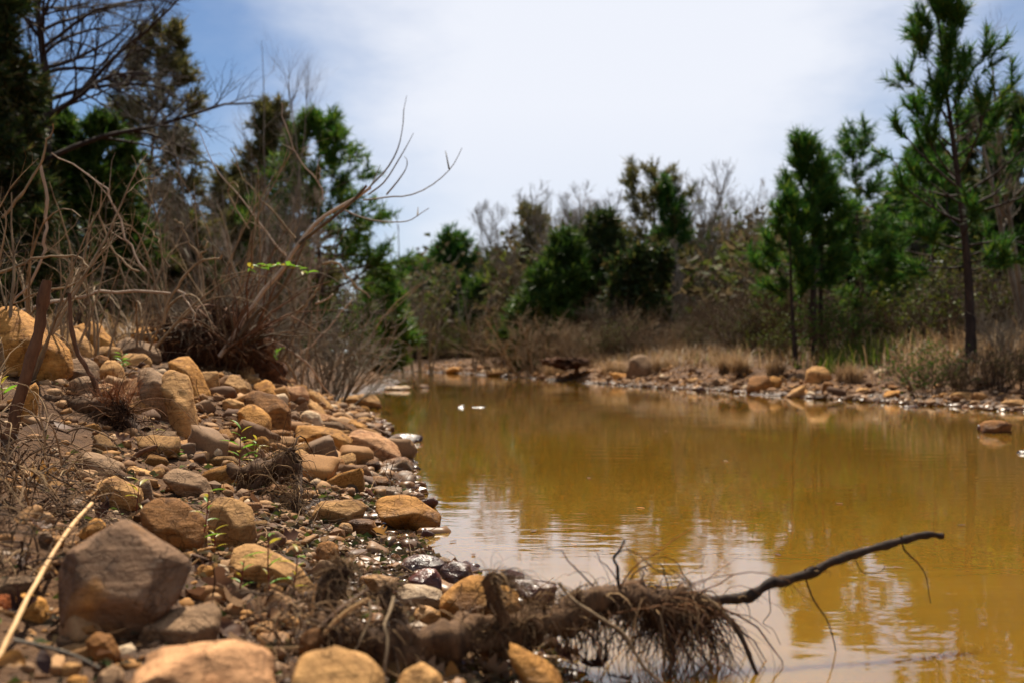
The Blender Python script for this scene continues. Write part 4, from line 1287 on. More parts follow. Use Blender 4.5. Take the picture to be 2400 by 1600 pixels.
add_pine(2410, 23, 222, 2412, 'the edge pine', 'dark dense pine cut off by the right edge of the picture', RG, seed=12, crown0=0.12, wpx=125, nb=84, sub=6, K=46, L=0.25, wdt=0.014, rise=0.5, leafm=M_DARKF, bark=M_BARKD)
add_pine(1785, 24, 690, 1790, 'the sapling pine', 'small pine sapling with thin yellow-green tufts left of the triplet', RG, seed=13, crown0=0.35, wpx=70, nb=16, sub=4, K=30, L=0.2, wdt=0.010, rise=0.6, leafm=M_NEEDLEB, bare_low=3)
# across the creek
add_pine(1062, 58, 565, 1058, 'the round-headed pine', 'round-headed green pine standing apart where the creek narrows', MG, seed=14, crown0=0.42, wpx=60, nb=60, sub=6, K=40, L=0.55, wdt=0.035, rise=0.5, top_round=2.2)
add_pine(1242, 52, 485, 1240, 'the narrow-headed pine', 'pine with a narrow dull crown above brown trees', MG, seed=15, crown0=0.55, wpx=44, nb=40, sub=5, K=32, L=0.42, wdt=0.026, rise=0.5, top_round=2.2, leafm=M_NEEDLED)
add_pine(1550, 43, 408, 1520, 'the forked pine', 'spreading pine with a rust-brown and green crown over the far bank', MG, seed=16, crown0=0.55, wpx=105, nb=46, sub=5, K=30, L=0.36, wdt=0.022, rise=0.7, top_round=2.4, leafm=M_NEEDLED, r0=0.13)
add_pine(1585, 42, 440, 1560, 'the green companion pine', 'slim green-tipped pine touching the right side of the spreading one', MG, seed=17, crown0=0.66, wpx=52, nb=30, sub=5, K=34, L=0.36, wdt=0.022, rise=0.7, top_round=2.0, r0=0.10)
add_pine(995, 66, 606, 996, 'the far small pine', 'small distant pine left of the round-headed one', MG, seed=18, crown0=0.3, wpx=46, nb=40, sub=5, K=34, L=0.6, wdt=0.04, rise=0.5, top_round=1.8)
add_pine(948, 68, 612, 948, 'the farthest pine', 'tiny distant pine just right of the big green pine on the left bank', MG, seed=19, crown0=0.3, wpx=34, nb=34, sub=5, K=34, L=0.6, wdt=0.04, rise=0.5, top_round=2.0)
def add_cedar(px, d, py_top, wpx, short, label, group, seed, n=5200, size=0.26, leafm=None, profile='cone', name='cedar_tree', bottom=0.04, lump=0.75):
    rng = np.random.default_rng(seed)
    H = tree_h(px, d, py_top)
    tr, cr = MB(), MB()
    W = wpx / F * back(px, d)
    size = size * back(px, d) / d
    P = grow([[0, 0, -0.2]], [[0, 0, 1]], H * 0.95, 8, rng, 0.08)
    tubes(tr, P, H * 0.016 * np.linspace(1, 0.2, 8)[None], 6)
    if profile == 'cone':
        s_ = size / 0.26
        tr, cr = pine(rng, H, H * 0.016, 0.03, W * 1.05, 50, 5, 40, 0.42 * s_, 0.033 * s_, rise=0.5, top_round=0.9, plume=0.8, dens=1.0)
    nl = 20 if profile != 'cone' else 0
    for j in range(nl):
        tt = (j + rng.random()) / nl
        wid = W * ((1 - tt) ** 0.55 if profile == 'cone' else math.sqrt(max(0.05, 1 - (2 * tt - 1) ** 2))) * rng.uniform(0.65, 1.15) + 0.06 * W
        aa, off = rng.uniform(0, 2 * PI), wid * rng.uniform(0.15, 0.6)
        rl = max(wid * rng.uniform(0.4, 0.7), 0.12 * W)
        leaf_cloud(cr, rng, int(n / nl * 1.0), size, (rl, rl, rl * rng.uniform(0.9, 1.7)), (off * math.cos(aa), off * math.sin(aa), H * (bottom + (1 - bottom) * tt)), 'ball', lump)
    return tree_thing(name, px, d, py_top, short, label, [('trunk', tr, M_BARKD), ('crown', cr, leafm or M_CEDAR)], group)
add_cedar(1330, 39, 552, 125, 'the left cedar', 'dark pointed cedar, leftmost of the dense group across the creek', MG, 20)
add_cedar(1405, 40, 508, 130, 'the tall cedar', 'tallest dark cedar of the dense group across the creek', MG, 21, 7500, leafm=M_DARKF)
add_cedar(1465, 41, 575, 115, 'the brown-tipped cedar', 'olive cedar with brown tips right of the tallest cedar', MG, 22, 4200, leafm=M_DARKF)
add_cedar(1272, 38, 640, 100, 'the low cedar', 'low dark cedar at the left foot of the cedar group', MG, 23, 4200)
add_cedar(1512, 36, 598, 92, 'the round evergreen', 'rounded dark green evergreen below the spreading pine', MG, 24, 4200, profile='ball', bottom=0.2, lump=1.2, leafm=M_DARKF)
add_cedar(1130, 44, 668, 62, 'the small cedar', 'small cedar between the narrow crown and the creek', MG, 25, 3000)
add_cedar(1188, 50, 612, 60, 'the green mid cedar', 'mid-green cedar right of the round-headed pine', MG, 26, 3000, size=0.3)
add_cedar(1665, 44, 640, 40, 'the dark gap cedar', 'narrow dark cedar in the gap left of the three young pines', MG, 27, 2600)
# left bank
add_pine(-30, 13, -150, 0, 'the black-green evergreen', 'tall black-green evergreen filling the upper left corner', LG, seed=30, crown0=0.05, wpx=190, nb=125, sub=7, K=56, L=0.16, wdt=0.0135, rise=0.25, leafm=M_DARKF, bark=M_BARKD, dens=1.0, name='evergreen_tree')
add_pine(195, 17, 285, 200, 'the dark evergreen', 'dark evergreen behind the bare bush stems at left', LG, seed=31, crown0=0.08, wpx=150, nb=110, sub=7, K=54, L=0.18, wdt=0.0155, rise=0.3, leafm=M_CEDAR, bark=M_BARKD, dens=1.0, top_round=1.8, name='evergreen_tree')
add_cedar(60, 16, 240, 110, 'the second dark evergreen', 'shorter dark evergreen right beside the black-green one', LG, 32, 14000, size=0.15, leafm=M_DARKF, lump=0.4)
add_pine(352, 24, 52, 372, 'the sparse tall pine', 'tall sparse pine with brown and green tufts behind the left bushes', LG, seed=33, crown0=0.26, wpx=140, nb=92, sub=6, K=44, L=0.24, wdt=0.016, dens=0.9, rise=0.45, top_round=1.7, leafm=M_NEEDLED, r0=0.10)
add_pine(645, 36, 235, 640, 'the brown-green pine', 'dull brown-green pine left of the bright green one', LG, seed=34, crown0=0.15, wpx=165, nb=110, sub=7, K=44, dens=0.9, L=0.34, wdt=0.02, rise=0.5, leafm=M_NEEDLED, top_round=0.8)
add_pine(765, 33, 262, 752, 'the bright layered pine', 'big bright green pine with layered branches reaching over the creek', LG, seed=35, crown0=0.06, wpx=235, nb=120, sub=7, K=46, L=0.32, wdt=0.018, rise=0.28, leafm=M_NEEDLEB, top_round=1.0, r0=0.13)
add_pine(545, 38, 400, 548, 'the low brown pine', 'short brownish pine in front of the sparse tall one', LG, seed=36, crown0=0.1, wpx=130, nb=90, sub=6, K=30, L=0.36, wdt=0.022, rise=0.45, leafm=M_NEEDLED)
add_cedar(-60, 18, 60, 190, 'the outer evergreen', 'dark evergreen cut off by the left edge behind the black-green one', LG, 37, 14000, size=0.17, leafm=M_DARKF, lump=0.4)
add_cedar(265, 21, 420, 95, 'the third dark evergreen', 'low dark evergreen at the foot of the sparse tall pine', LG, 38, 4500, size=0.2, leafm=M_CEDAR, profile='ball')
add_cedar(435, 26, 520, 90, 'the fourth dark evergreen', 'small dark evergreen between the sparse tall pine and the brown-green one', LG, 39, 4000, size=0.24, leafm=M_DARKF)
add_cedar(2230, 27, 420, 120, 'the dark right evergreen', 'dark evergreen behind the trunk of the tall right pine', RG, 55, 5500, size=0.26, leafm=M_DARKF)
add_cedar(2360, 21, 470, 120, 'the black right evergreen', 'blackish evergreen under the two dark pines at right', RG, 56, 5500, size=0.22, leafm=M_DARKF)
add_cedar(1985, 29, 520, 85, 'the mid right evergreen', 'dark evergreen between the triplet and the low bushy pine', RG, 57, 4500, size=0.26, leafm=M_DARKF)
add_cedar(2110, 28, 470, 90, 'the olive right evergreen', 'olive evergreen left of the green pine behind the tall one', RG, 58, 4500, size=0.26, leafm=M_CEDAR)
# leafless trees
def add_bare(px, d, py_top, short, label, group, seed, m=None, name='bare_tree', **kw):
    rng = np.random.default_rng(seed)
    H = tree_h(px, d, py_top)
    kw.setdefault('r0', H * 0.011)
    tr = bare_tree(rng, H, **kw)
    return tree_thing(name, px, d, py_top, short, label, [('trunk', tr, m or M_BARE)], group)
add_bare(1598, 46, 352, 'the leaning bare tree', 'leafless tree with long limbs leaning right over the far woods', MG, 40, lean=(0.28, 0), fork=3, n1=14, n2=7, n3=4, tw=5.5, spread=0.38, lift=0.7)
add_bare(1290, 58, 440, 'the left bare tree', 'grey leafless tree above the left end of the cedar group', MG, 41, fork=2, n1=16, n2=7, n3=4, tw=5.5, spread=0.3, lift=0.8)
add_bare(1370, 60, 425, 'the middle bare tree', 'fine-twigged leafless tree above the tallest cedar', MG, 42, fork=3, n1=14, n2=7, n3=4, tw=5.5, spread=0.3, lift=0.8)
add_bare(1475, 60, 385, 'the high bare tree', 'leafless tree whose twigs rise left of the spreading pine', MG, 43, fork=2, n1=16, n2=7, n3=4, tw=5.5, spread=0.3, lift=0.8)
add_bare(1705, 50, 420, 'the pale bare tree', 'pale slender leafless tree left of the three young pines', MG, 44, m=M_BAREW, fork=2, n1=14, n2=6, n3=4, tw=5.5, spread=0.26, lift=1.0)
add_bare(1755, 52, 405, 'the second pale tree', 'pale leafless tree touching the three young pines on their left', MG, 45, m=M_BAREW, fork=3, n1=12, n2=6, n3=4, tw=5.5, spread=0.24, lift=1.0)
add_bare(1655, 52, 470, 'the low pale tree', 'short pale leafless tree between the leaning one and the slender one', MG, 46, m=M_BAREW, fork=2, n1=12, n2=6, n3=4, tw=5.5, spread=0.3, lift=0.9)
add_bare(1160, 56, 545, 'the brown bare tree', 'brown leafless tree left of the narrow-headed pine', MG, 47, fork=3, n1=14, n2=6, n3=4, tw=5.5, spread=0.35, lift=0.6)
add_bare(2425, 15, -10, 'the right edge bare tree', 'leafless tree outside the right edge with twigs hanging into the sky', RG, 48, m=M_BARE, lean=(-0.05, 0), fork=2, n1=12, n2=6, n3=4, spread=0.22, lift=1.0, t0=0.4)
add_bare(2480, 19, 480, 'the leaning pale trunk', 'pale dead trunk leaning left among the dark pines at the right edge', RG, 49, m=M_BAREW, lean=(-0.55, 0), n1=5, n2=3, n3=0, spread=0.12, r0=0.032)
add_bare(85, 16, -330, 'the big bare tree', 'big dark leafless tree at upper left with long drooping limbs', LG, 50, m=M_BARKD, lean=(0.035, 0), fork=1, n1=34, n2=10, n3=6, n4=2, spread=0.56, lift=0.0, droop=0.5, ang0=(1.0, 1.5), t0=0.40, r0=0.13, tw=0.6)
add_bare(655, 19, -60, 'the feathery bare tree', 'feathery leafless tree whose fine twigs fade into the white sky', LG, 51, fork=3, n1=14, n2=7, n3=5, spread=0.30, lift=0.9, tw=0.55, r0=0.035)
add_bare(505, 21, 40, 'the thin bare tree', 'thin leafless tree between the sparse pine and the feathery one', LG, 52, fork=2, n1=16, n2=7, n3=5, spread=0.36, lift=0.5, tw=0.6, r0=0.04)
add_bare(300, 19, 240, 'the brown bare tree at left', 'brown leafless tree left of the sparse tall pine', LG, 53, fork=2, n1=14, n2=7, n3=5, spread=0.36, lift=0.5, tw=0.8)
add_bare(590, 30, 330, 'the twiggy bare tree', 'twiggy brown leafless tree in front of the brown-green pine', LG, 54, m=M_BARE, fork=4, n1=14, n2=7, n3=5, spread=0.3, lift=0.7)

# more of the leafless trees: copies set one by one
def copy_tree(src, px, d, py_top, short, label, rz, group):
    d0, d = d, back(px, d)
    loc = on_ground(px, d)
    H0 = max((v.co.z for v in src.children[0].data.vertices))
    k = tree_h(px, d0, py_top) / H0
    o = copy_thing(src, loc, label, rz, k, group)
    TREES.append((loc[0], d, 0, 1.0, short, px, (py_top + HZ) / 2))
BT = [o for o in scene.objects if o.name.startswith('bare_tree')]
BTL = {o['label']: o for o in BT}
def bt(i):
    return BT[i % 8]
for i, (px, d, t, short, label) in enumerate([
    (1105, 52, 610, 'the first brown filler', 'low brown leafless tree right beside the round-headed pine'),
    (1210, 54, 560, 'the second brown filler', 'brown leafless tree touching the left of the narrow-headed pine'),
    (1265, 48, 590, 'the third brown filler', 'leafless tree between the narrow-headed pine and the cedar group'),
    (1440, 50, 500, 'the fourth brown filler', 'leafless tree standing between the tallest cedar and the spreading pine'),
    (1545, 40, 590, 'the fifth brown filler', 'short leafless tree under the spreading pine'),
    (1620, 40, 560, 'the sixth brown filler', 'leafless tree in front of the leaning one'),
    (1690, 38, 600, 'the seventh brown filler', 'short brown leafless tree left of the pine sapling'),
    (1735, 36, 590, 'the eighth brown filler', 'brown leafless tree just behind the pine sapling'),
    (1960, 30, 560, 'the ninth brown filler', 'leafless tree between the triplet and the thin airy pine'),
    (2110, 27, 540, 'the tenth brown filler', 'brown leafless tree behind the low bushy pine'),
    (2250, 24, 560, 'the eleventh brown filler', 'leafless tree hidden behind the trunk of the tall right pine'),
    (2350, 20, 580, 'the twelfth brown filler', 'leafless tree under the dark pines at right'),
    (450, 27, 380, 'the left brown filler', 'brown leafless tree between the sparse tall pine and the low brown one'),
    (600, 26, 420, 'the left second filler', 'brown leafless tree in front of the dull brown-green pine'),
    (690, 28, 430, 'the left third filler', 'brown leafless tree left of the bright layered pine'),
    (240, 22, 430, 'the left fourth filler', 'leafless tree rising from the brush left of the sparse tall pine'),
    (1325, 55, 430, 'the ninth grey tree', 'grey leafless tree right above the left cedar'),
    (1410, 57, 440, 'the tenth grey tree', 'grey leafless tree just right of the middle of the cedar group'),
    (1640, 50, 400, 'the eleventh grey tree', 'grey leafless tree right behind the leaning one'),
    (1200, 58, 520, 'the twelfth grey tree', 'grey leafless tree behind the narrow-headed pine'),
    (840, 42, 610, 'the left fifth filler', 'low leafless tree at the right foot of the bright layered pine'),
    (985, 50, 670, 'the left sixth filler', 'low leafless tree below the small distant pine')]):
    copy_tree(bt(i), px, d, t, short, label, i * 1.3, LG if px < 900 else MG if px < 1760 else RG)

for i, (px, d, t, w_, short, label, m_, se) in enumerate([
    (1165, 47, 600, 60, 'the first olive evergreen', 'olive evergreen between the round-headed pine and the small cedar', M_DARKF, 70),
    (1375, 44, 600, 70, 'the second olive evergreen', 'olive evergreen filling the gap between the two tallest cedars', M_DARKF, 71),
    (1575, 46, 560, 60, 'the third olive evergreen', 'dark evergreen below the green-tipped slim pine', M_DARKF, 72),
    (1720, 46, 600, 55, 'the fourth olive evergreen', 'olive evergreen behind the pine sapling', M_DARKF, 73),
    (1085, 50, 660, 50, 'the fifth olive evergreen', 'small evergreen at the right foot of the round-headed pine', M_CEDAR, 74),
    (1010, 54, 670, 55, 'the sixth olive evergreen', 'small evergreen at the left foot of the round-headed pine', M_CEDAR, 75),
    (895, 38, 640, 70, 'the seventh olive evergreen', 'green evergreen just right of the bright layered pine', M_NEEDLEB, 76)]):
    add_cedar(px, d, t, w_, short, label, MG, se, 3600, size=0.28, leafm=m_)

rng = np.random.default_rng(65)
for i in range(44):
    right = i >= 28
    px = rng.uniform(1940, 2400) if right else rng.uniform(1190, 1765)
    d = rng.uniform(25, 33) if right else rng.uniform(44, 60)
    t = rng.uniform(430, 600) if right else rng.uniform(420, 570)
    x_, y_, z_ = on_ground(px, d)
    for q_ in ('slim', 'crooked', 'fine-twigged', 'short', 'grey', 'brown'):
        best = min(TREES, key=lambda h: abs(px - h[5]) + 0.4 * abs(t + 140 - h[6]))
        w = 'right of' if px > best[5] else 'left of'
        if ('bt', q_, w, best[4]) not in USED:
            break
    USED['bt', q_, w, best[4]] = 1
    n0 = len(TREES)
    copy_tree(bt(int(rng.integers(8))), px, d, t, '', f'{q_} leafless background tree {w} {best[4]}', rng.uniform(0, 6), RG if right else MG)
    del TREES[n0:]

# far woods that read as one brown and green mass
rng = np.random.default_rng(60)
fw = MB()
for (x0, x1, y0, y1, n, h) in ((-9, 3, 76, 95, 110, 6.5), (0, 14, 46, 62, 120, 6.4), (8, 24, 32, 44, 110, 5.0), (-20, -9, 36, 48, 70, 6.0), (-75, -8, 48, 85, 120, 8.0), (-8, 45, 64, 92, 120, 8.5), (14, 70, 30, 70, 150, 7.5)):
    for _ in range(n):
        x, y = rng.uniform(x0, x1), rng.uniform(y0, y1)
        z = land1(x, y)
        hh = h * rng.uniform(0.55, 1.15)
        leaf_cloud(fw, rng, 135, 0.46, (1.9, 1.9, hh / 2), (x, y, z + hh / 2), 'ball', 0.3, tri=2)
tag(fw.build('far_woods', M_BRUSH), 'brown and olive woods closing the view behind the single trees', 'woods', None, 'stuff')
fw = MB()
n = 420
bx, by = rng.uniform(-60, 60, n), rng.uniform(40, 90, n)
bz = land(bx, by)
P = grow(np.stack([bx, by, bz - 0.2], -1), np.stack([rng.normal(0, .1, n), rng.normal(0, .1, n), np.ones(n)], -1), rng.uniform(3.5, 8, n), 6, rng, 0.15)
tubes(fw, P, rng.uniform(0.03, 0.08, n)[:, None] * np.linspace(1, 0.2, 6)[None], 5)
t = rng.uniform(0.25, 0.98, (n, 12))
b, tg, r = sample(P, np.full(P.shape[:2], 0.03), t)
Q = grow(b.reshape(-1, 3), side_dirs(tg, rng.uniform(0.4, 1, t.shape), rng, 0.3).reshape(-1, 3), rng.uniform(0.6, 1.9, t.size), 4, rng, 0.3, lift=0.5)
tubes(fw, Q, 0.016 * np.linspace(1, 0.3, 4)[None], 3)
tag(fw.build('far_woods', M_BARE), 'grey-brown trunks and twigs of the woods behind the single trees', 'woods', None, 'stuff')
# ------------------------------------------------------------------ shrubs, brush and grass
def stem_mesh(rng, P, r0, n2=5, n3=3, ln=0.5, sides=6):
    """one bent stem with its side twigs"""
    mb = MB()
    P = np.asarray(P)[None]
    k = P.shape[1]
    Rr = r0 * np.linspace(1, 0.22, k)[None]
    tubes(mb, P, Rr, sides)
    L = np.linalg.norm(np.diff(P[0], axis=0), axis=1).sum() * ln
    for lv, m in enumerate((n2, n3)):
        if not m:
            break
        t = rng.uniform(0.3, 0.97, (len(P), m))
        b, tg, r = sample(P, Rr, t)
        d = side_dirs(tg, rng.uniform(0.35, 0.9, t.shape), rng, 0.25)
        l_ = L * (1.1 - 0.75 * t) * rng.uniform(0.35, 1.1, t.shape)
        kk = 8 if lv == 0 else 5
        P = grow(b.reshape(-1, 3), d.reshape(-1, 3), l_.ravel(), kk, rng, 0.42, lift=0.35)
        Rr = (np.maximum(r * 0.55, r0 * 0.10)).reshape(-1, 1) * np.linspace(1, 0.3, kk)[None]
        tubes(mb, P, Rr, 5 if lv == 0 else 4)
        L *= 0.5
    return mb
SHRUBS = []
def shrub(px, d, py_top, n, spread, short, label, group, seed, m=None, r0=0.008, n2=4, n3=3, arch=0.5, lean=0.0, base_r=0.12):
    rng = np.random.default_rng(seed)
    loc = on_ground(px, d)
    H = EYE + (HZ - py_top) / F * d - loc[2]
    o = empty('bare_shrub', loc, label, 'shrub', group)
    a = rng.uniform(0, 2 * PI, n)
    for i in range(n):
        out = spread * rng.uniform(0.15, 1.0)
        b = np.array([base_r * math.cos(a[i]) * rng.random(), base_r * math.sin(a[i]) * rng.random(), -0.08])
        D = np.array([[out * math.cos(a[i]) + lean, 0.7 * out * math.sin(a[i]), 1.0]])
        ar = rng.random() < arch
        P = grow(b[None], D, H * rng.uniform(0.55, 1.15), 14, rng, 0.30, lift=0.1 if ar else 0.35, droop=2.6 if ar else 0.0)[0]
        stem_mesh(rng, P, r0 * rng.uniform(0.5, 1.3), n2, n3).build('stem', m or M_STEM, o)
    SHRUBS.append((loc[0], d, 0, H, short, px, (py_top + 760) / 2))
    return o
BRUSH = 'bare bushes on top of the left bank'
shrub(40, 4.2, 250, 8, 0.55, 'the left edge bush', 'leafless bush with thick forked stems at the left edge', BRUSH, 70, r0=0.0085, arch=0.35)
shrub(105, 4.9, 300, 8, 0.6, 'the forked bush', 'leafless bush right of the stake with pale crossing stems', BRUSH, 71, r0=0.0085, arch=0.4)
shrub(200, 5.6, 330, 9, 0.7, 'the tangled bush', 'tangled leafless bush behind the egg-shaped boulder', BRUSH, 72, r0=0.0085, arch=0.6)
shrub(310, 6.4, 380, 9, 0.8, 'the arching bush', 'leafless bush with arching stems over the long ochre block', BRUSH, 73, r0=0.009, arch=0.6)
shrub(420, 7.2, 330, 9, 0.7, 'the tall middle bush', 'tall leafless bush rising behind the root mound', BRUSH, 74, r0=0.010, arch=0.4)
shrub(520, 7.6, 360, 9, 0.75, 'the mound bush', 'leafless bush growing on the root mound', BRUSH, 75, r0=0.010, arch=0.45)
shrub(610, 8.6, 420, 9, 0.8, 'the fan bush', 'fan-shaped reddish bush right of the root mound', BRUSH, 76, m=M_STEMD, r0=0.010, arch=0.3)
shrub(700, 9.6, 520, 9, 0.8, 'the low brown bush', 'low brown leafless bush above the arched dry twig', BRUSH, 77, r0=0.010, arch=0.6)
shrub(760, 11.5, 600, 7, 0.8, 'the shore bush', 'leafless bush at the top of the slope above the far end of the near shore', BRUSH, 78, r0=0.011, arch=0.5)
shrub(815, 14.5, 690, 7, 0.8, 'the leaning shore bush', 'leafless bush leaning out over the water in the distance', BRUSH, 79, r0=0.013, arch=0.4, lean=0.5)
shrub(860, 20, 735, 6, 0.9, 'the last shore bush', 'last leafless bush of the left bank before the creek bends', BRUSH, 80, r0=0.015, arch=0.4, lean=0.4)
shrub(-30, 4.6, 380, 7, 0.6, 'the outside bush', 'bush cut off by the left edge, arching into the picture', BRUSH, 81, r0=0.009, arch=0.7, lean=0.3)
shrub(150, 7.5, 470, 9, 0.8, 'the back tangle', 'dark brown tangle of stems behind the forked bush', BRUSH, 82, m=M_STEMD, r0=0.009, arch=0.7)
shrub(270, 8.5, 500, 9, 0.9, 'the back thicket', 'dark brown tangle of stems behind the arching bush', BRUSH, 83, m=M_STEMD, r0=0.010, arch=0.7)
shrub(390, 9.5, 520, 9, 0.9, 'the mid thicket', 'dark brown low thicket behind the tall middle bush', BRUSH, 84, m=M_STEMD, r0=0.010, arch=0.7)
shrub(560, 11, 500, 9, 0.9, 'the red thicket', 'reddish brown thicket between the mound and the bright green pine', BRUSH, 85, m=M_STEMD, r0=0.011, arch=0.6)
shrub(680, 13, 540, 9, 0.9, 'the pine-foot thicket', 'brown thicket at the foot of the bright layered pine', BRUSH, 86, m=M_STEMD, r0=0.012, arch=0.6)

# the broken pale branch that leans out over the creek
def traced(pts, d, n=16, dy=0.0):
    q = np.array([at(x, y, d + dy * i / max(1, len(pts) - 1)) for i, (x, y) in enumerate(pts)])
    return smooth_path(q, n)
lb_loc = at(520, 830, 6.6)
lb = empty('leaning_branch', lb_loc, 'pale broken branch leaning right from the root mound, its thin tips against the sky', 'branch')
def lpart(nm, pts, d, r0, r1, dy=0.0, m=None, n=16, sides=6):
    P = traced(pts, d, n, dy)
    mb = MB()
    tubes(mb, (P - lb_loc)[None], np.linspace(r0, r1, n)[None], sides)
    return mb.build(nm, m or M_PALE, lb)
lpart('limb', [(515,835),(560,770),(612,688),(655,640),(700,570),(745,517),(790,487),(835,462),(868,438)], 6.6, 0.017, 0.010)
lpart('limb', [(700,572),(745,535),(790,500),(830,466),(858,434)], 6.55, 0.013, 0.009, m=M_STEMD)
lpart('limb', [(560,790),(600,735),(650,690),(690,620),(715,560)], 6.5, 0.014, 0.008, m=M_STEMD)
for pts in ([(862,440),(905,395),(932,345),(943,290),(945,255),(952,222)], [(862,455),(900,425),(935,370),(955,335),(968,310)], [(905,455),(930,425),(950,395),(953,375),(947,365)],
            [(850,468),(880,465),(915,460),(955,458),(1000,440),(1040,410),(1065,380),(1082,345)], [(1052,395),(1046,365),(1043,352)], [(800,488),(835,505),(880,517),(930,520),(960,516),(985,500),(1005,487)], [(978,505),(979,485)],
            [(868,436),(880,410),(890,385)]):
    lpart('twig', pts, 6.6, 0.0062, 0.002, dy=0.15, m=M_BARE, n=14, sides=4)
# single stems that stand out
def stem_thing(name, pts, d, r0, r1, label, cat, m, n2=0, seed=0, dy=0.0, n=18, group=None, wob=0.0):
    P = traced(pts, d, n, dy)
    rng = np.random.default_rng(seed + 500)
    loc = P[0].copy()
    P = P - loc
    if wob:
        P = P + wob * np.stack([vnoise(np.stack([np.arange(n) * 0.7, np.full(n, i * 9.1 + seed), np.zeros(n)], -1)) for i in range(3)], -1)
    mb = MB()
    rr = np.linspace(r0, r1, n) * (1 + 0.12 * rng.normal(size=n))
    tubes(mb, P[None], rr[None], 8)
    if n2:
        t = rng.uniform(0.2, 0.95, (1, n2))
        b, tg, r = sample(P[None], rr[None], t)
        Q = grow(b.reshape(-1, 3), side_dirs(tg, rng.uniform(0.4, 0.9, t.shape), rng, 0.2).reshape(-1, 3), np.linalg.norm(P[-1]) * rng.uniform(0.08, 0.3, n2), 6, rng, 0.3)
        tubes(mb, Q, r.reshape(-1, 1) * 0.5 * np.linspace(1, 0.3, 6)[None], 4)
    o = mb.build(name, m)
    o.location = loc
    return tag(o, label, cat, group)
G = 'bent stems standing out of the left brush'
for i, (pts, d, r0, r1, lab) in enumerate([
    ([(0,505),(50,450),(85,390),(105,330),(120,290)], 4.6, 0.009, 0.005, 'straight pale stem rising to the right at the left edge'),
    ([(90,390),(102,440),(105,500),(100,560),(92,610),(60,670),(20,720)], 4.7, 0.010, 0.008, 'curved pale stem bending down left of the stake top'),
    ([(0,640),(60,612),(110,602),(165,598),(190,610),(215,632)], 4.4, 0.009, 0.005, 'long brown stem arching across the left brush'),
    ([(20,715),(90,690),(190,655),(250,600)], 4.5, 0.006, 0.003, 'thin dark stem slanting up behind the stake'),
    ([(10,735),(80,720),(120,708),(185,698),(210,690),(240,681),(330,686),(400,690)], 5.6, 0.014, 0.008, 'long pale fallen branch lying along the top of the pile'),
    ([(384,760),(388,730),(410,675),(440,640),(470,612),(500,606),(522,602)], 5.8, 0.012, 0.006, 'forked tan stem standing above the long ochre block'),
    ([(468,612),(478,590),(481,570),(480,555)], 5.8, 0.008, 0.004, 'short stub rising from the forked tan stem'),
    ([(410,680),(440,705),(455,740),(458,765)], 5.8, 0.008, 0.004, 'pale stem bowing down over the root mound'),
    ([(466,612),(445,570),(425,530),(410,510)], 5.8, 0.008, 0.004, 'thin stem leaning left from the forked tan stem'),
    ([(395,630),(372,570),(355,545),(335,520)], 6.0, 0.008, 0.004, 'bent stem in the middle of the brush leaning left'),
    ([(340,640),(300,570),(270,500),(240,440),(170,385),(115,360)], 5.4, 0.009, 0.004, 'long thin stem crossing the brush up to the left'),
    ([(330,640),(262,590),(235,520),(232,470),(243,428)], 5.2, 0.008, 0.004, 'kinked upright stem in the left brush'),
    ([(693,555),(640,500),(600,455),(570,420),(540,345)], 7.5, 0.010, 0.004, 'tan stem slanting up left before the brown-green pine'),
    ([(670,600),(620,540),(560,460),(500,390),(452,280)], 7.7, 0.010, 0.003, 'long tan stem slanting far up to the left before the pines'),
    ([(585,650),(590,600),(598,540),(597,490),(597,440)], 7.2, 0.009, 0.004, 'upright tan stem with an elbow before the brown-green pine'),
    ([(580,540),(555,495),(535,450),(535,430),(548,425),(555,450),(545,500)], 7.2, 0.009, 0.004, 'looped tan stem like a hook before the brown-green pine'),
    ([(755,470),(745,430),(700,370),(665,290),(655,235)], 8.0, 0.010, 0.003, 'tan stem leaning left across the bright green pine'),
    ([(745,430),(748,400),(747,385)], 8.0, 0.008, 0.005, 'short forked twig before the bright green pine'),
    ([(693,755),(695,735),(715,715),(735,690),(748,672)], 8.2, 0.014, 0.010, 'short pale broken limb right of the root mound'),
    ([(738,712),(760,705),(780,690)], 8.2, 0.012, 0.007, 'short pale curved stub right of the broken limb'),
    ([(755,620),(790,618),(820,655),(865,697)], 8.4, 0.013, 0.009, 'tan limb sloping down to the right above the shore'),
    ([(745,870),(800,845),(860,800),(895,750),(940,700),(985,665)], 12, 0.018, 0.008, 'long pale branch leaning out over the far end of the creek'),
    ([(700,830),(740,800),(790,745),(825,700)], 9.5, 0.010, 0.006, 'straight greyish stem before the distant bushes'),
    ([(640,870),(700,835),(800,790),(900,740),(1010,650)], 10.5, 0.011, 0.004, 'thin brown stem slanting low over the far end of the near shore'),
]):
    stem_thing('bent_stem', pts, d, r0 * 0.8, r1 * 0.8, lab, 'stem', M_PALE if i % 3 == 1 else M_STEM, n2=3 if i in (10, 12, 13, 16, 21, 23) else 0, seed=i, group=G, wob=0.012)

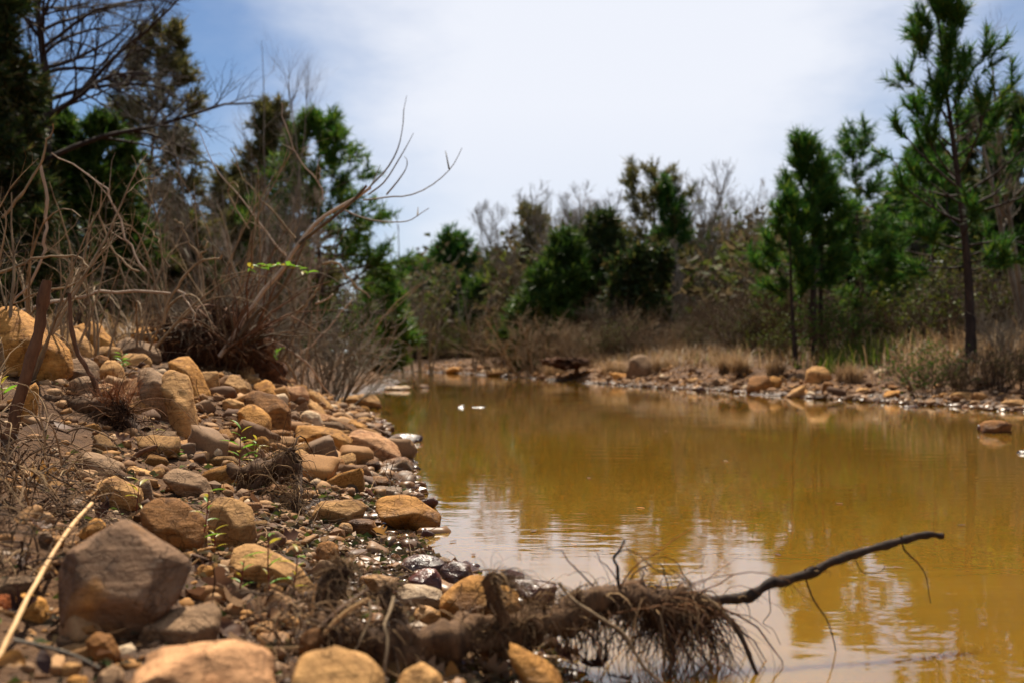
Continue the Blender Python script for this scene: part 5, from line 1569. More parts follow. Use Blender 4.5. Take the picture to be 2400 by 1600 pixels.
def leafy_stem_leaves(o, rng, P, n, L, m, wid=0.17, up=0.6, bunch=None):
    """lance-shaped leaves along a stem, each a part"""
    t = np.linspace(0.3, 1.0, n)
    b, tg, _ = sample(P[None], np.ones((1, len(P))), t[None])
    for i in range(n):
        a = i * 2.4 + rng.normal(0, 0.4)
        out = np.array([math.cos(a), math.sin(a) * 0.9, up + rng.normal(0, 0.25)])
        out /= np.linalg.norm(out)
        l_ = L * rng.uniform(0.6, 1.1)
        u = np.linspace(0, 1, 7)
        mid = b[0, i] + out * (u * l_)[:, None] + np.array([0, 0, -0.30 * l_]) * (u ** 2)[:, None]
        side = norm(np.cross(out, np.array([0, 0, 1.0]) + rng.normal(0, 0.3, 3)))
        w_ = wid * l_ * np.sin(np.clip(u * 1.03, 0, 1) * PI) ** 0.8 * 0.5
        nrm = np.cross(side, out)
        V = np.concatenate([mid - side * w_[:, None] + nrm * (w_ * 0.4)[:, None], mid, mid + side * w_[:, None] + nrm * (w_ * 0.4)[:, None]])
        k = 7
        q = [[j, j + 1, k + j + 1, k + j] for j in range(k - 1)] + [[k + j, k + j + 1, 2 * k + j + 1, 2 * k + j] for j in range(k - 1)]
        MB().add(V, q).build('leaf', m[i % len(m)], o)
# sprig of fresh leaves in the brush
P = traced([(515,650),(560,640),(600,628),(640,622),(680,625),(720,640)], 6.3, 14)
sp = empty('leafy_sprig', P[0], 'sprig of fresh yellow-green leaves hanging in the brush over the root mound', 'plant')
mb = MB()
tubes(mb, (P - P[0])[None], np.linspace(0.004, 0.002, 14)[None], 5)
mb.build('stem', M_STEM, sp)
leafy_stem_leaves(sp, np.random.default_rng(5), P - P[0], 22, 0.085, [M_GLEAF, M_GLEAF, M_YGLEAF], 0.34, 0.3)

# ---- brown thickets across the creek and on the right: one mesh per kind, copied
def thicket_mesh(seed, m, n=22, H=1.0, leafm=None, nl=0, fine=1.0):
    rng = np.random.default_rng(seed)
    mb = MB()
    a = rng.uniform(0, 2 * PI, n)
    o = rng.uniform(0.1, 0.9, n)
    P = grow(np.stack([0.25 * np.cos(a) * o, 0.25 * np.sin(a) * o, np.full(n, -0.1)], -1), np.stack([o * np.cos(a), o * np.sin(a), np.ones(n)], -1), H * rng.uniform(0.5, 1.05, n), 9, rng, 0.3, lift=0.2, droop=0.9)
    Rr = 0.011 * fine * rng.uniform(0.6, 1.2, n)[:, None] * np.linspace(1, 0.25, 9)[None]
    tubes(mb, P, Rr, 4)
    ends = None
    for lv, m_ in enumerate((8, 5)):
        t = rng.uniform(0.2, 0.98, (len(P), m_))
        b, tg, r = sample(P, Rr, t)
        P = grow(b.reshape(-1, 3), side_dirs(tg, rng.uniform(0.4, 1.0, t.shape), rng, 0.2).reshape(-1, 3), (0.42, 0.2)[lv] * H * rng.uniform(0.4, 1.1, t.size), 5, rng, 0.4, lift=0.3)
        Rr = np.maximum(r.reshape(-1, 1) * 0.6, 0.0028 * fine) * np.linspace(1, 0.35, 5)[None]
        tubes(mb, P, Rr, 3)
    me = mb.mesh('stems', m)
    lm = None
    if nl:
        e = P[rng.integers(0, len(P), nl), -1]
        lb_ = MB()
        needles(lb_, e, norm(rng.normal(size=e.shape)), 0.035, 0.009, 5, rng)
        lm = lb_.mesh('leaves', leafm)
    return me, lm
THK = {'brown twiggy': thicket_mesh(90, M_STEMD), 'grey-brown': thicket_mesh(91, M_BARE, 26), 'tan leafless': thicket_mesh(92, M_STEM, 20),
       'yellow-green budding': thicket_mesh(93, M_STEMD, 18, 1.0, M_YLEAF, 900), 'green-leaved': thicket_mesh(94, M_STEMD, 18, 1.0, M_NEEDLEB, 1100), 'rust-leaved': thicket_mesh(95, M_STEMD, 20, 1.0, M_BRUSH, 1100)}
SIZEW = [(0.0, 'low'), (0.95, 'waist-high'), (1.35, 'head-high'), (2.0, 'tall')]
def place_thicket(px, d, py_top, kind, group, rng):
    loc = on_ground(px, d)
    H = EYE + (HZ - py_top) / F * d - loc[2]
    if H < 0.25:
        H = 0.25
    w, nm = relation(loc[0], d, loc[2] + H / 2, TREES)
    sz = [s for h, s in SIZEW if H >= h][-1]
    for s in [sz] + [s for _, s in SIZEW]:
        if (kind, s, w, nm) not in USED:
            break
    USED[kind, s, w, nm] = 1
    o = empty('thicket_shrub', loc, f'{s} {kind} shrub {w} {nm}', 'shrub', group)
    st, lv = THK[kind]
    for nm2, me in (('stems', st), ('leaves', lv)):
        if me is None:
            continue
        c = bpy.data.objects.new(nm2, me)
        COL.objects.link(c)
        c.parent = o
    o.scale = (H * rng.uniform(0.8, 1.2), H * rng.uniform(0.8, 1.2), H)
    o.rotation_euler = (0, 0, rng.uniform(0, 2 * PI))
    return o
rng = np.random.default_rng(100)
TG, TRG, TLG = 'brown undergrowth across the creek', 'undergrowth under the right-hand pines', 'undergrowth behind the left bank'
B3 = ['brown twiggy', 'grey-brown', 'tan leafless', 'brown twiggy', 'rust-leaved']
for i in range(34):                       # across the creek
    px = 930 + i * 25 + rng.uniform(-12, 12)
    d = rng.uniform(31, 44) if px > 1200 else rng.uniform(70, 84)
    place_thicket(px, d, rng.uniform(650, 745), B3[int(rng.integers(5))], TG, rng)
for px, d, t, k in ((1050, 66, 768, 'yellow-green budding'), (1095, 62, 758, 'yellow-green budding'), (1020, 70, 780, 'yellow-green budding'), (1130, 58, 765, 'rust-leaved'), (1200, 50, 765, 'grey-brown'), (1260, 40, 755, 'brown twiggy'), (1340, 33, 735, 'tan leafless'), (1420, 32, 740, 'rust-leaved'), (1500, 31, 745, 'brown twiggy'), (1580, 29, 735, 'tan leafless'), (1650, 27, 745, 'rust-leaved'), (1720, 25, 730, 'grey-brown')):
    place_thicket(px, d, t, k, TG, rng)
for i in range(26):                       # right bank
    px = 1690 + i * 29 + rng.uniform(-12, 12)
    d = rng.uniform(21, 29)
    place_thicket(px, d, rng.uniform(600, 715), B3[int(rng.integers(5))] if rng.random() < 0.9 else 'yellow-green budding', TRG, rng)
for px, d, t, k in ((2085, 19, 690, 'brown twiggy'), (2150, 18, 680, 'yellow-green budding'), (2190, 17, 590, 'yellow-green budding'), (1985, 18, 700, 'green-leaved'), (2290, 16, 700, 'brown twiggy'), (2370, 14, 690, 'grey-brown'), (2330, 12, 780, 'brown twiggy'), (2180, 12.6, 800, 'green-leaved'), (2240, 12.3, 810, 'brown twiggy'), (2395, 11.5, 800, 'rust-leaved'), (2420, 16, 600, 'rust-leaved'), (1950, 20, 690, 'green-leaved'), (1830, 20, 730, 'yellow-green budding'), (2330, 18, 620, 'grey-brown')):
    place_thicket(px, d, t, k, TRG, rng)
for i in range(9):                       # left bank, behind the bushes
    px = -20 + i * 95 + rng.uniform(-15, 15)
    d = rng.uniform(10, 22)
    place_thicket(px, d, rng.uniform(590, 690), B3[int(rng.integers(4))] if rng.random() < 0.8 else 'yellow-green budding', TLG, rng)

# ---- grass
def blades(mb, rng, x, y, z, L, wdt, bend=0.5):
    n = len(x)
    k = 4
    a = rng.uniform(0, 2 * PI, n)
    le = rng.uniform(0.1, 1.0, n) * bend
    u = np.linspace(0, 1, k)
    hx = np.cos(a)[:, None] * (le[:, None] * u ** 1.7) * L[:, None]
    hy = np.sin(a)[:, None] * (le[:, None] * u ** 1.7) * L[:, None]
    hz = (u - 0.35 * le[:, None] * u ** 2.2) * L[:, None]
    C = np.stack([x[:, None] + hx, y[:, None] + hy, z[:, None] + hz], -1)
    s = np.stack([-np.sin(a), np.cos(a), np.zeros(n)], -1)[:, None] * (wdt * (1 - 0.85 * u))[None, :, None]
    V = np.stack([C - s, C + s], 2).reshape(n, k * 2, 3)
    q = np.array([[2 * j, 2 * j + 1, 2 * j + 3, 2 * j + 2] for j in range(k - 1)])
    mb.add(V.reshape(-1, 3), (q[None] + (np.arange(n) * 2 * k)[:, None, None]).reshape(-1, 4))
def field(name, label, m, px0, px1, d0, d1, n, Lr, wdt, seed, clump=0.0, bend=0.6, zmin=0.16):
    rng = np.random.default_rng(seed)
    d = np.exp(rng.uniform(math.log(d0), math.log(d1), n))
    x = (rng.uniform(px0, px1, n) - 1200) / F * d
    if clump:
        k = vnoise(np.stack([x * clump, d * clump * 0.7, np.zeros(n)], -1)) + rng.normal(0, 0.25, n) > 0.05
        x, d = x[k], d[k]
    z = land(x, d)
    k = z > zmin
    x, d, z = x[k], d[k], z[k]
    mb = MB()
    blades(mb, rng, x, d, z, rng.uniform(*Lr, len(x)) * (0.6 + 0.6 * rng.random(len(x))), wdt, bend)
    return tag(mb.build(name, m, smooth=True), label, 'grass', None, 'stuff')
field('dry_grass', 'dry tan grass covering the far bank above the stones', M_GRASSD, 930, 2430, 11, 50, 34000, (0.15, 0.42), 0.008, 110, 0.4, 0.9, 0.19)
field('dry_grass', 'matted dead grass along the foot of the far woods', M_GRASSD, 900, 2430, 14, 44, 20000, (0.2, 0.6), 0.011, 111, 0, 1.2, 0.36)
field('green_grass', 'fresh green grass between the right-hand pines', M_GRASSG, 1920, 2190, 16, 21, 2600, (0.2, 0.5), 0.009, 112, 0.9, 0.6, 0.3)
field('green_grass', 'patches of fresh green grass among the dry grass', M_GRASSG, 1180, 2060, 15, 36, 3200, (0.12, 0.32), 0.010, 113, 0.8, 0.6, 0.4)
field('dry_grass', 'dead grass and leaf litter under the left brush', M_GRASSD, -60, 900, 8, 20, 14000, (0.12, 0.4), 0.006, 114, 0.5, 1.3, 0.42)
field('dry_grass', 'dead grass and leaf litter on the level ground left of the brush', M_GRASSD, -2600, 0, 2.6, 18, 22000, (0.08, 0.30), 0.005, 115, 0.8, 1.2, 0.27)
def tuft(px, d, n, L, wdt, label, m, seed, group, rad=0.12, bend=0.9, name='grass_tuft'):
    rng = np.random.default_rng(seed)
    loc = on_ground(px, d)
    a, r = rng.uniform(0, 2 * PI, n), rad * np.sqrt(rng.random(n))
    mb = MB()
    blades(mb, rng, r * np.cos(a), r * np.sin(a), np.full(n, -0.02), rng.uniform(0.5, 1.0, n) * L, wdt, bend)
    o = mb.build(name, m)
    o.location = loc
    return tag(o, label, 'grass tuft', group)
FG = 'dry grass tufts on the far bank'
tuft(1735, 19, 420, 0.62, 0.007, 'rust-brown grass tuft left of the dark-fronted far boulder', M_GRASSD, 120, FG, 0.16)
tuft(1700, 20, 380, 0.55, 0.007, 'smaller rust-brown tuft beside the big one on the far bank', M_GRASSD, 121, FG, 0.14)
tuft(1820, 18, 420, 0.5, 0.007, 'pale grass tuft right behind the dark-fronted far boulder', M_GRASSD, 122, FG, 0.18)
tuft(1560, 24, 420, 0.6, 0.008, 'matted tuft right of the grey-topped far slab', M_GRASSD, 123, FG, 0.3, 1.4)
tuft(1440, 26, 480, 0.75, 0.009, 'shaggy tuft hanging over the far undercut bank', M_GRASSD, 124, FG, 0.3, 1.4)
tuft(1990, 15.5, 380, 0.4, 0.006, 'dry tuft right of the round-topped far boulder', M_GRASSD, 125, FG, 0.2)
tuft(1300, 31, 420, 0.7, 0.010, 'tuft on the bank left of the far undercut', M_GRASSD, 126, FG, 0.3, 1.2)
# ------------------------------------------------------------------ driftwood, roots, sticks, seedlings, leaves
def fibres(mb, rng, start, n, L, r, spread=0.5, droop=3.0, wander=0.5, k=7, base_dir=(0, 0, -0.2), sides=3):
    """hanging root hairs that start at random points of the given cloud"""
    start = np.asarray(start, float)
    s = start[rng.integers(0, len(start), n)] + rng.normal(0, 0.004, (n, 3))
    near = np.argsort(((s[:, None] - s[None, :60]) ** 2).sum(-1), axis=1)[:, 0]
    lock = rng.normal(0, spread * 0.9, (60, 3))
    d = lock[near % 60] + rng.normal(0, spread * 0.55, (n, 3)) + np.array(base_dir)
    L = L * np.exp(rng.normal(0, 0.35, 60))[near % 60]
    P = grow(s, d, L * rng.uniform(0.3, 1.1, n), k, rng, wander, droop=droop)
    tubes(mb, P, (r * np.exp(rng.normal(-0.1, 0.5, n)))[:, None] * np.linspace(1, 0.35, k)[None], sides)
def knobby(mb, P, r, rng, sides=12, amp=0.25, freq=30):
    n = len(P)
    rr = np.asarray(r, float) * np.ones(n)
    m = MB()
    tubes(m, P[None], rr[None], sides)
    v = m.v[0].astype(float)
    c = np.repeat(P, sides, 0)
    o = v - c
    o *= (1 + amp * fbm(v * freq + rng.random(3) * 9, 3))[:, None]
    m.v[0] = (c + o).astype(np.float32)
    mb.add(m.v[0], m.q[0])

M_MUD = bark_mat('mud_caked_bark', (0.026, 0.013, 0.007), (0.16, 0.085, 0.040), 60, 0.95, 0.9)
rng = np.random.default_rng(200)
lo = at(1180, 1440, 1.62)
log = empty('driftwood_log', lo, 'dark root-matted driftwood log across the foreground, its bare branch reaching over the water', 'log')
def logpart(nm, pts, r0, r1, m, n=40, amp=0.3, freq=40, sides=12, taper=True):
    q = np.array([at(x, y, d) for x, y, d in pts])
    P = smooth_path(q, n) - lo
    mb = MB()
    knobby(mb, P, np.linspace(r0, r1, n), rng, sides, amp, freq)
    return mb.build(nm, m, log), P
_, PT = logpart('trunk', [(740, 1480, 1.52), (860, 1500, 1.53), (1000, 1505, 1.55), (1110, 1480, 1.58), (1230, 1455, 1.61), (1340, 1420, 1.63), (1450, 1405, 1.65), (1560, 1412, 1.66), (1660, 1405, 1.68)], 0.026, 0.026, M_MUD, 90, 0.75, 28, 16)
_, PB = logpart('branch', [(1640, 1405, 1.68), (1690, 1402, 1.69), (1745, 1396, 1.70), (1800, 1366, 1.715), (1850, 1355, 1.73), (1900, 1338, 1.745), (1945, 1314, 1.76), (2030, 1287, 1.79), (2090, 1270, 1.81), (2160, 1252, 1.84), (2206, 1253, 1.85)], 0.0100, 0.0058, M_BRANCH, 70, 0.42, 70, 10)
_, PS = logpart('stub', [(1180, 1475, 1.59), (1176, 1440, 1.585), (1160, 1400, 1.58), (1148, 1362, 1.575), (1142, 1350, 1.575)], 0.014, 0.009, M_MUD, 24, 0.6, 30, 12)
_, PS2 = logpart('stub', [(960, 1490, 1.54), (930, 1440, 1.55), (905, 1400, 1.56), (915, 1372, 1.565)], 0.013, 0.007, M_LOG, 16)
_, PS3 = logpart('stub', [(760, 1420, 1.60), (770, 1375, 1.61), (795, 1345, 1.62), (815, 1325, 1.625)], 0.022, 0.010, M_LOG, 16)
logpart('twig', [(1452, 1405, 1.66), (1447, 1350, 1.66), (1446, 1325, 1.66), (1437, 1305, 1.66), (1450, 1288, 1.66), (1464, 1262, 1.66)], 0.0034, 0.0018, M_BRANCH, 16, 0.2, 120, 6)
logpart('twig', [(1470, 1400, 1.66), (1480, 1345, 1.66), (1520, 1320, 1.67), (1548, 1320, 1.67), (1556, 1345, 1.67), (1566, 1370, 1.67)], 0.0013, 0.0008, M_BRANCH, 14, 0.1, 120, 5)
logpart('twig', [(1452, 1290, 1.66), (1470, 1285, 1.67), (1500, 1300, 1.67), (1530, 1328, 1.67), (1590, 1352, 1.67)], 0.0011, 0.0008, M_BRANCH, 14, 0.1, 120, 5)
logpart('rootlet', [(2108, 1255, 1.815), (2114, 1283, 1.82), (2130, 1300, 1.82), (2150, 1320, 1.82), (2165, 1345, 1.82), (2170, 1372, 1.82), (2176, 1410, 1.82)], 0.0019, 0.0007, M_BRANCH, 18, 0.2, 120, 5)
logpart('rootlet', [(1883, 1330, 1.74), (1888, 1362, 1.74), (1905, 1405, 1.74), (1935, 1450, 1.74), (1950, 1500, 1.74), (1960, 1545, 1.74), (1990, 1585, 1.74)], 0.0016, 0.0008, M_BRANCH, 18, 0.2, 120, 5)
logpart('rootlet', [(1800, 1366, 1.715), (1800, 1395, 1.72), (1802, 1430, 1.72), (1785, 1455, 1.72), (1808, 1470, 1.72), (1825, 1505, 1.72)], 0.0011, 0.0006, M_BRANCH, 16, 0.2, 120, 5)
logpart('rootlet', [(1998, 1285, 1.78), (2003, 1312, 1.78), (2022, 1340, 1.78), (2060, 1336, 1.78), (2072, 1322, 1.78)], 0.0010, 0.0005, M_BRANCH, 14, 0.2, 120, 5)
logpart('rootlet', [(1740, 1400, 1.70), (1752, 1420, 1.70), (1755, 1450, 1.70)], 0.0010, 0.0005, M_BRANCH, 10, 0.2, 120, 5)
logpart('root', [(1310, 1362, 1.62), (1340, 1400, 1.60), (1400, 1440, 1.58), (1460, 1480, 1.56), (1490, 1530, 1.55), (1520, 1570, 1.54), (1590, 1625, 1.52)], 0.0030, 0.0022, M_STEM, 24, 0.12, 60, 7)
logpart('root', [(925, 1395, 1.53), (915, 1430, 1.50), (903, 1460, 1.47), (910, 1500, 1.45), (905, 1550, 1.43), (895, 1620, 1.41)], 0.0030, 0.0022, M_STEM, 24, 0.12, 60, 7)
logpart('root', [(865, 1400, 1.53), (870, 1440, 1.51), (850, 1490, 1.49), (820, 1545, 1.47)], 0.0026, 0.0016, M_STEM, 20, 0.12, 60, 7)
logpart('root', [(1660, 1400, 1.68), (1700, 1440, 1.66), (1735, 1490, 1.64), (1760, 1550, 1.62), (1790, 1620, 1.60)], 0.0045, 0.003, M_LOG, 24, 0.25, 60, 8)
logpart('root', [(1560, 1410, 1.66), (1545, 1460, 1.63), (1575, 1520, 1.61), (1565, 1590, 1.59)], 0.0055, 0.003, M_LOG, 22, 0.3, 60, 8)
logpart('root', [(1600, 1370, 1.67), (1660, 1400, 1.65), (1700, 1440, 1.63), (1720, 1480, 1.62)], 0.0016, 0.0012, M_STEM, 18, 0.12, 60, 6)
mb = MB()
fibres(mb, rng, PT[:50], 700, 0.075, 0.0011, 0.8, 2.2, 0.9)
fibres(mb, rng, PT[:50], 850, 0.045, 0.0010, 1.0, 0.6, 1.3)
fibres(mb, rng, np.concatenate([PS, PS2, PS3]), 900, 0.045, 0.0008, 0.8, 2.4, 0.8)
fibres(mb, rng, PS3, 500, 0.07, 0.0009, 0.6, 2.6, 0.8)
fibres(mb, rng, PT[45:88], 650, 0.10, 0.0011, 0.6, 3.0, 0.7)
fibres(mb, rng, PT[45:88], 700, 0.045, 0.0010, 1.0, 0.6, 1.3)
fibres(mb, rng, PB[4:40], 90, 0.022, 0.0006, 0.8, 1.5, 0.7)
o = mb.build('root_fibres', M_FIBRE, log)
tag(o, kind='stuff')
mb = MB()
fibres(mb, rng, PT[72:], 420, 0.17, 0.0012, 0.5, 1.7, 0.9, 10, (0.25, -0.05, -0.7))
fibres(mb, rng, PT[52:76], 260, 0.13, 0.0012, 0.55, 1.6, 0.9, 10, (0.1, -0.05, -0.7))
o = mb.build('root_fibres', M_FIBRED, log)
tag(o, kind='stuff')

def fibre_clump(name, short, label, stub, hair, n, L, seed, m=M_FIBRE, r0=0.02, r1=0.01, stub2=None, up=0, fr=0.0011):
    """a torn root stub with its matted hair"""
    rng = np.random.default_rng(seed)
    q = np.array([at(*s) for s in stub])
    loc = q.mean(0)
    o = empty(name, loc, label, 'root')
    P = smooth_path(q, 26) - loc
    mb = MB()
    knobby(mb, P, np.linspace(r0, r1, 26), rng, 14, 0.7, 22)
    mb.build('stub', M_MUD, o)
    pts = [P]
    for s2 in (stub2 or []):
        P2 = smooth_path(np.array([at(*s) for s in s2]), 20) - loc
        mb = MB()
        knobby(mb, P2, np.linspace(r1 * 0.9, r1 * 0.35, 20), rng, 8, 0.3, 40)
        mb.build('root', M_LOG, o)
        pts.append(P2)
    h = smooth_path(np.array([at(*s) for s in hair]), 30) - loc
    mb = MB()
    fibres(mb, rng, np.concatenate([h] + pts), n, L, fr, 0.55, 2.6, 0.9, 8)
    fibres(mb, rng, np.concatenate([h] + pts), n // 2, L * 0.5, fr * 0.9, 1.0, 0.4, 1.3, 7)
    c = mb.build('root_fibres', m, o)
    tag(c, kind='stuff')
    HEROES.append((loc[0], loc[1], loc[2], 0.2, short, stub[0][0], stub[0][1]))
    NEAR_HEROES.append(HEROES[-1])
    return o
fibre_clump('root_stub', 'the root stub', 'torn dark root stub with matted hair hanging down, in the middle of the near bank',
            [(560, 1120, 3.25), (610, 1105, 3.22), (660, 1090, 3.18), (690, 1068, 3.16)], [(560, 1110, 3.20), (620, 1105, 3.18), (690, 1100, 3.12), (700, 1150, 2.97), (700, 1190, 2.95)], 600, 0.15, 301,
            r0=0.046, r1=0.023, stub2=[[(690, 1090, 3.14), (700, 1120, 3.12), (698, 1170, 2.97), (705, 1215, 2.95)], [(640, 1100, 3.18), (600, 1140, 3.16), (560, 1190, 3.14)], [(670, 1090, 3.16), (680, 1060, 3.16), (690, 1050, 3.16)]])
fibre_clump('needle_clump', 'the needle clump', 'dark clump of dead pine needles and roots below the thin leaning twig',
            [(120, 945, 3.92), (190, 950, 3.87), (250, 955, 3.82), (300, 985, 3.78), (340, 1020, 3.72)], [(120, 940, 3.92), (200, 935, 3.87), (260, 940, 3.82), (300, 970, 3.77), (200, 1000, 3.82)], 1000, 0.16, 302, M_FIBRED,
            r0=0.036, r1=0.024, stub2=[[(290, 975, 3.78), (330, 1015, 3.70), (360, 1050, 3.62), (385, 1072, 3.40)]], fr=0.0015)
# rust-red needles standing up in the clump
rng = np.random.default_rng(303)
mb = MB()
c0 = at(275, 940, 3.78)
P = grow(c0 + rng.normal(0, 0.03, (110, 3)) * np.array([1.2, 0.6, 0.5]), rng.normal(0, 0.45, (110, 3)) + np.array([0.1, 0, 0.8]), rng.uniform(0.05, 0.14, 110), 6, rng, 0.2)
tubes(mb, P - c0, 0.0012 * np.linspace(1, 0.5, 6)[None], 3)
o = mb.build('pine_needles', bark_mat('rust_needles', (0.14, 0.045, 0.015), (0.34, 0.13, 0.04), 60, 0.6, 0.1))
o.location = c0
tag(o, 'tuft of rust-red dead pine needles standing up on the dark clump', 'needles')

# the undercut mound with its roots behind the pile
rng = np.random.default_rng(310)
mc = at(480, 872, 6.9)
mound = empty('root_mound', mc, 'dark undercut mound of soil and hanging roots behind the pile of boulders', 'root mound')
v, f = ICO[4]
q = v * np.array([0.44, 0.50, 0.40])
q = q * (1 + 0.30 * fbm(v * 2.4 + 3, 4) + 0.14 * fbm(v * 8 + 1, 3))[:, None] + np.array([0, 0.25, 0])
fr = np.clip(-(q[:, 1] - 0.25) / 0.35, 0, 1) * np.clip((0.27 - q[:, 2]) / 0.2, 0, 1)      # the eroded hollow under the brow
q[:, 1] += 0.26 * fr
m_s, nt_s, b_s = mat('mound_soil', 0.95, 0.15)
g_s = nt_s.nodes.new('ShaderNodeNewGeometry')
n_s = noise_tex(nt_s, g_s.outputs['Position'], 26, 5, 0.7)
nt_s.links.new(ramp(nt_s, n_s, [(0.35, (0.028, 0.012, 0.006)), (0.6, (0.13, 0.055, 0.025)), (0.75, (0.24, 0.12, 0.055))]), b_s.inputs['Base Color'])
bump(nt_s, b_s, n_s, 1.0, 0.03)
MB().add(q, f).build('soil', m_s, mound)
rim = q[(q[:, 1] < 0.12) & (q[:, 2] > 0.20)]
P = grow(rim[rng.integers(0, len(rim), 60)], rng.normal(0, 0.5, (60, 3)) + np.array([0.15, -0.7, -0.1]), rng.uniform(0.15, 0.5, 60), 10, rng, 0.5, droop=2.2)
for i in range(60):
    mb = MB()
    tubes(mb, P[i:i + 1], rng.uniform(0.003, 0.011) * np.linspace(1, 0.3, 10)[None], 5)
    mb.build('root', M_STEMD if i % 3 else M_STICK, mound)
mb = MB()
fibres(mb, rng, rim, 1300, 0.22, 0.0019, 0.7, 2.6, 0.8, 7, (0.05, -0.4, 0.0))
fibres(mb, rng, q[q[:, 2] > 0.25], 500, 0.14, 0.0019, 0.8, 0.8, 0.9, 6, (0, 0, 0.3))
tag(mb.build('root_fibres', M_FIBRED, mound), kind='stuff')
# fan of dark roots at the right end of the mound
rb = at(555, 795, 6.6)
fan = empty('root_fan', rb, 'fan of reddish brown roots and stems spreading at the right end of the mound', 'root')
rng = np.random.default_rng(311)
for i in range(34):
    a = rng.uniform(0.1, 2.6)
    P = grow([[rng.normal(0, 0.06), rng.normal(0, 0.06), -0.05 + rng.normal(0, 0.04)]], [[math.cos(a), rng.normal(-0.2, 0.3), math.sin(a) * 0.9]], rng.uniform(0.3, 1.0), 10, rng, 0.5)
    mb = MB()
    tubes(mb, P, rng.uniform(0.004, 0.010) * np.linspace(1, 0.3, 10)[None], 5)
    mb.build('root', M_STEMD if i % 2 else M_STICK, fan)
mb = MB()
fibres(mb, rng, rng.normal(0, 1, (60, 3)) * np.array([0.22, 0.12, 0.04]) + np.array([0, 0, -0.05]), 420, 0.2, 0.0018, 0.8, 2.2, 0.9)
tag(mb.build('root_fibres', M_FIBRED, fan), kind='stuff')
# undercut of the far bank
fc = at(1330, 850, 27.5)
fm = empty('far_undercut', fc, 'dark undercut hump of soil and roots on the far bank', 'root mound')
q = v * np.array([0.55, 1.0, 0.15]) * (1 + 0.5 * fbm(v * 2.6 + 8, 4) + 0.2 * fbm(v * 9, 2))[:, None] + np.array([0, 0.6, 0])
MB().add(q, f).build('soil', m_s, fm)
rng = np.random.default_rng(312)
rim = q[(q[:, 1] < 0.4) & (q[:, 2] > 0.0)]
mb = MB()
fibres(mb, rng, rim, 500, 0.22, 0.007, 0.7, 2.6, 0.7, 6, (0.1, -0.4, 0))
tag(mb.build('root_fibres', M_FIBRED, fm), kind='stuff')

# sticks
stem_thing('stake', [(22, 1040), (30, 1005), (40, 960), (62, 880), (85, 800), (98, 730), (108, 655)], 3.2, 0.0200, 0.0158, 'brown upright stake of broken wood standing among the boulders at left', 'stick', M_STICK, seed=31, wob=0.004, dy=0.03)
stem_thing('dark_twig', [(238, 932), (232, 920), (222, 895), (205, 865), (188, 835), (173, 795), (166, 750), (163, 686)], 4.1, 0.0112, 0.0086, 'thin dark broken twig leaning before the egg-shaped boulder', 'stick', M_STICK, seed=32, wob=0.004)
stem_thing('straw_stalk', [(-30, 1620), (20, 1500), (70, 1400), (110, 1328), (150, 1262), (185, 1215), (218, 1178)], 1.20, 0.0038, 0.0042, 'long straw-yellow stalk slanting up across the left foreground', 'stalk', M_STRAW, seed=33, wob=0.001, dy=0.85)
stem_thing('arched_twig', [(510, 788), (550, 784), (600, 788), (650, 803), (690, 828), (725, 855), (745, 885), (760, 908), (775, 922), (786, 927)], 7.6, 0.010, 0.006, 'arched dry twig bending from the mound down to the far shoreline slab', 'stick', M_PALE, seed=34, dy=0.6)
for i, (pts, d, r0, r1, lab, m) in enumerate([
    ([(735, 1545), (748, 1500), (790, 1450), (830, 1418), (868, 1398)], 1.47, 0.0032, 0.0022, 'pale straw stalk leaning on the left end of the log', M_STRAW),
    ([(735, 1440), (737, 1400), (742, 1365)], 1.52, 0.0026, 0.002, 'short upright pale straw at the left end of the log', M_STRAW),
    ([(700, 1500), (745, 1470), (800, 1420), (865, 1375)], 1.48, 0.0018, 0.0015, 'thin pale stalk lying across the left end of the log', M_PALE),
    ([(1600, 1600), (1640, 1560), (1690, 1520)], 1.60, 0.0018, 0.0014, 'straight thin reed sticking out of the water under the hanging roots', M_STEM),
    ([(40, 1495), (110, 1510), (180, 1530), (240, 1560)], 1.34, 0.0030, 0.002, 'grey twig lying in the left bottom corner', M_BARE),
    ([(370, 1110), (420, 1100), (455, 1085)], 2.9, 0.0022, 0.0014, 'pale twig lying left of the grey stone blade', M_PALE),
    ([(540, 1165), (585, 1150), (635, 1140)], 2.5, 0.0016, 0.0012, 'thin reddish twig in front of the root stub', M_STICK),
    ([(425, 1330), (450, 1322), (470, 1305)], 1.75, 0.0022, 0.0015, 'bent straw twig at the right shoulder of the huge brown rock', M_STRAW),
    ([(745, 1210), (780, 1250), (800, 1240)], 2.6, 0.0010, 0.0008, 'hair-thin dark twig over the flat table stone', M_STICK),
    ([(905, 1108), (914, 1125), (915, 1142)], 4.2, 0.0022, 0.0014, 'thin pale reed at the waterline by the wet-topped boulder', M_PALE),
    ([(300, 1090), (330, 1060), (370, 1045)], 3.0, 0.010, 0.006, 'brown root end pointing down from the needle clump', M_STICK)]):
    dn = ground_at(sum(p[0] for p in pts) / len(pts), max(p[1] for p in pts) + 4)[1] if i not in (0, 1, 2, 3) else d
    stem_thing('loose_twig', pts, dn, r0 * dn / d, r1 * dn / d, lab, 'twig', m, seed=40 + i, group='loose twigs on the near bank')

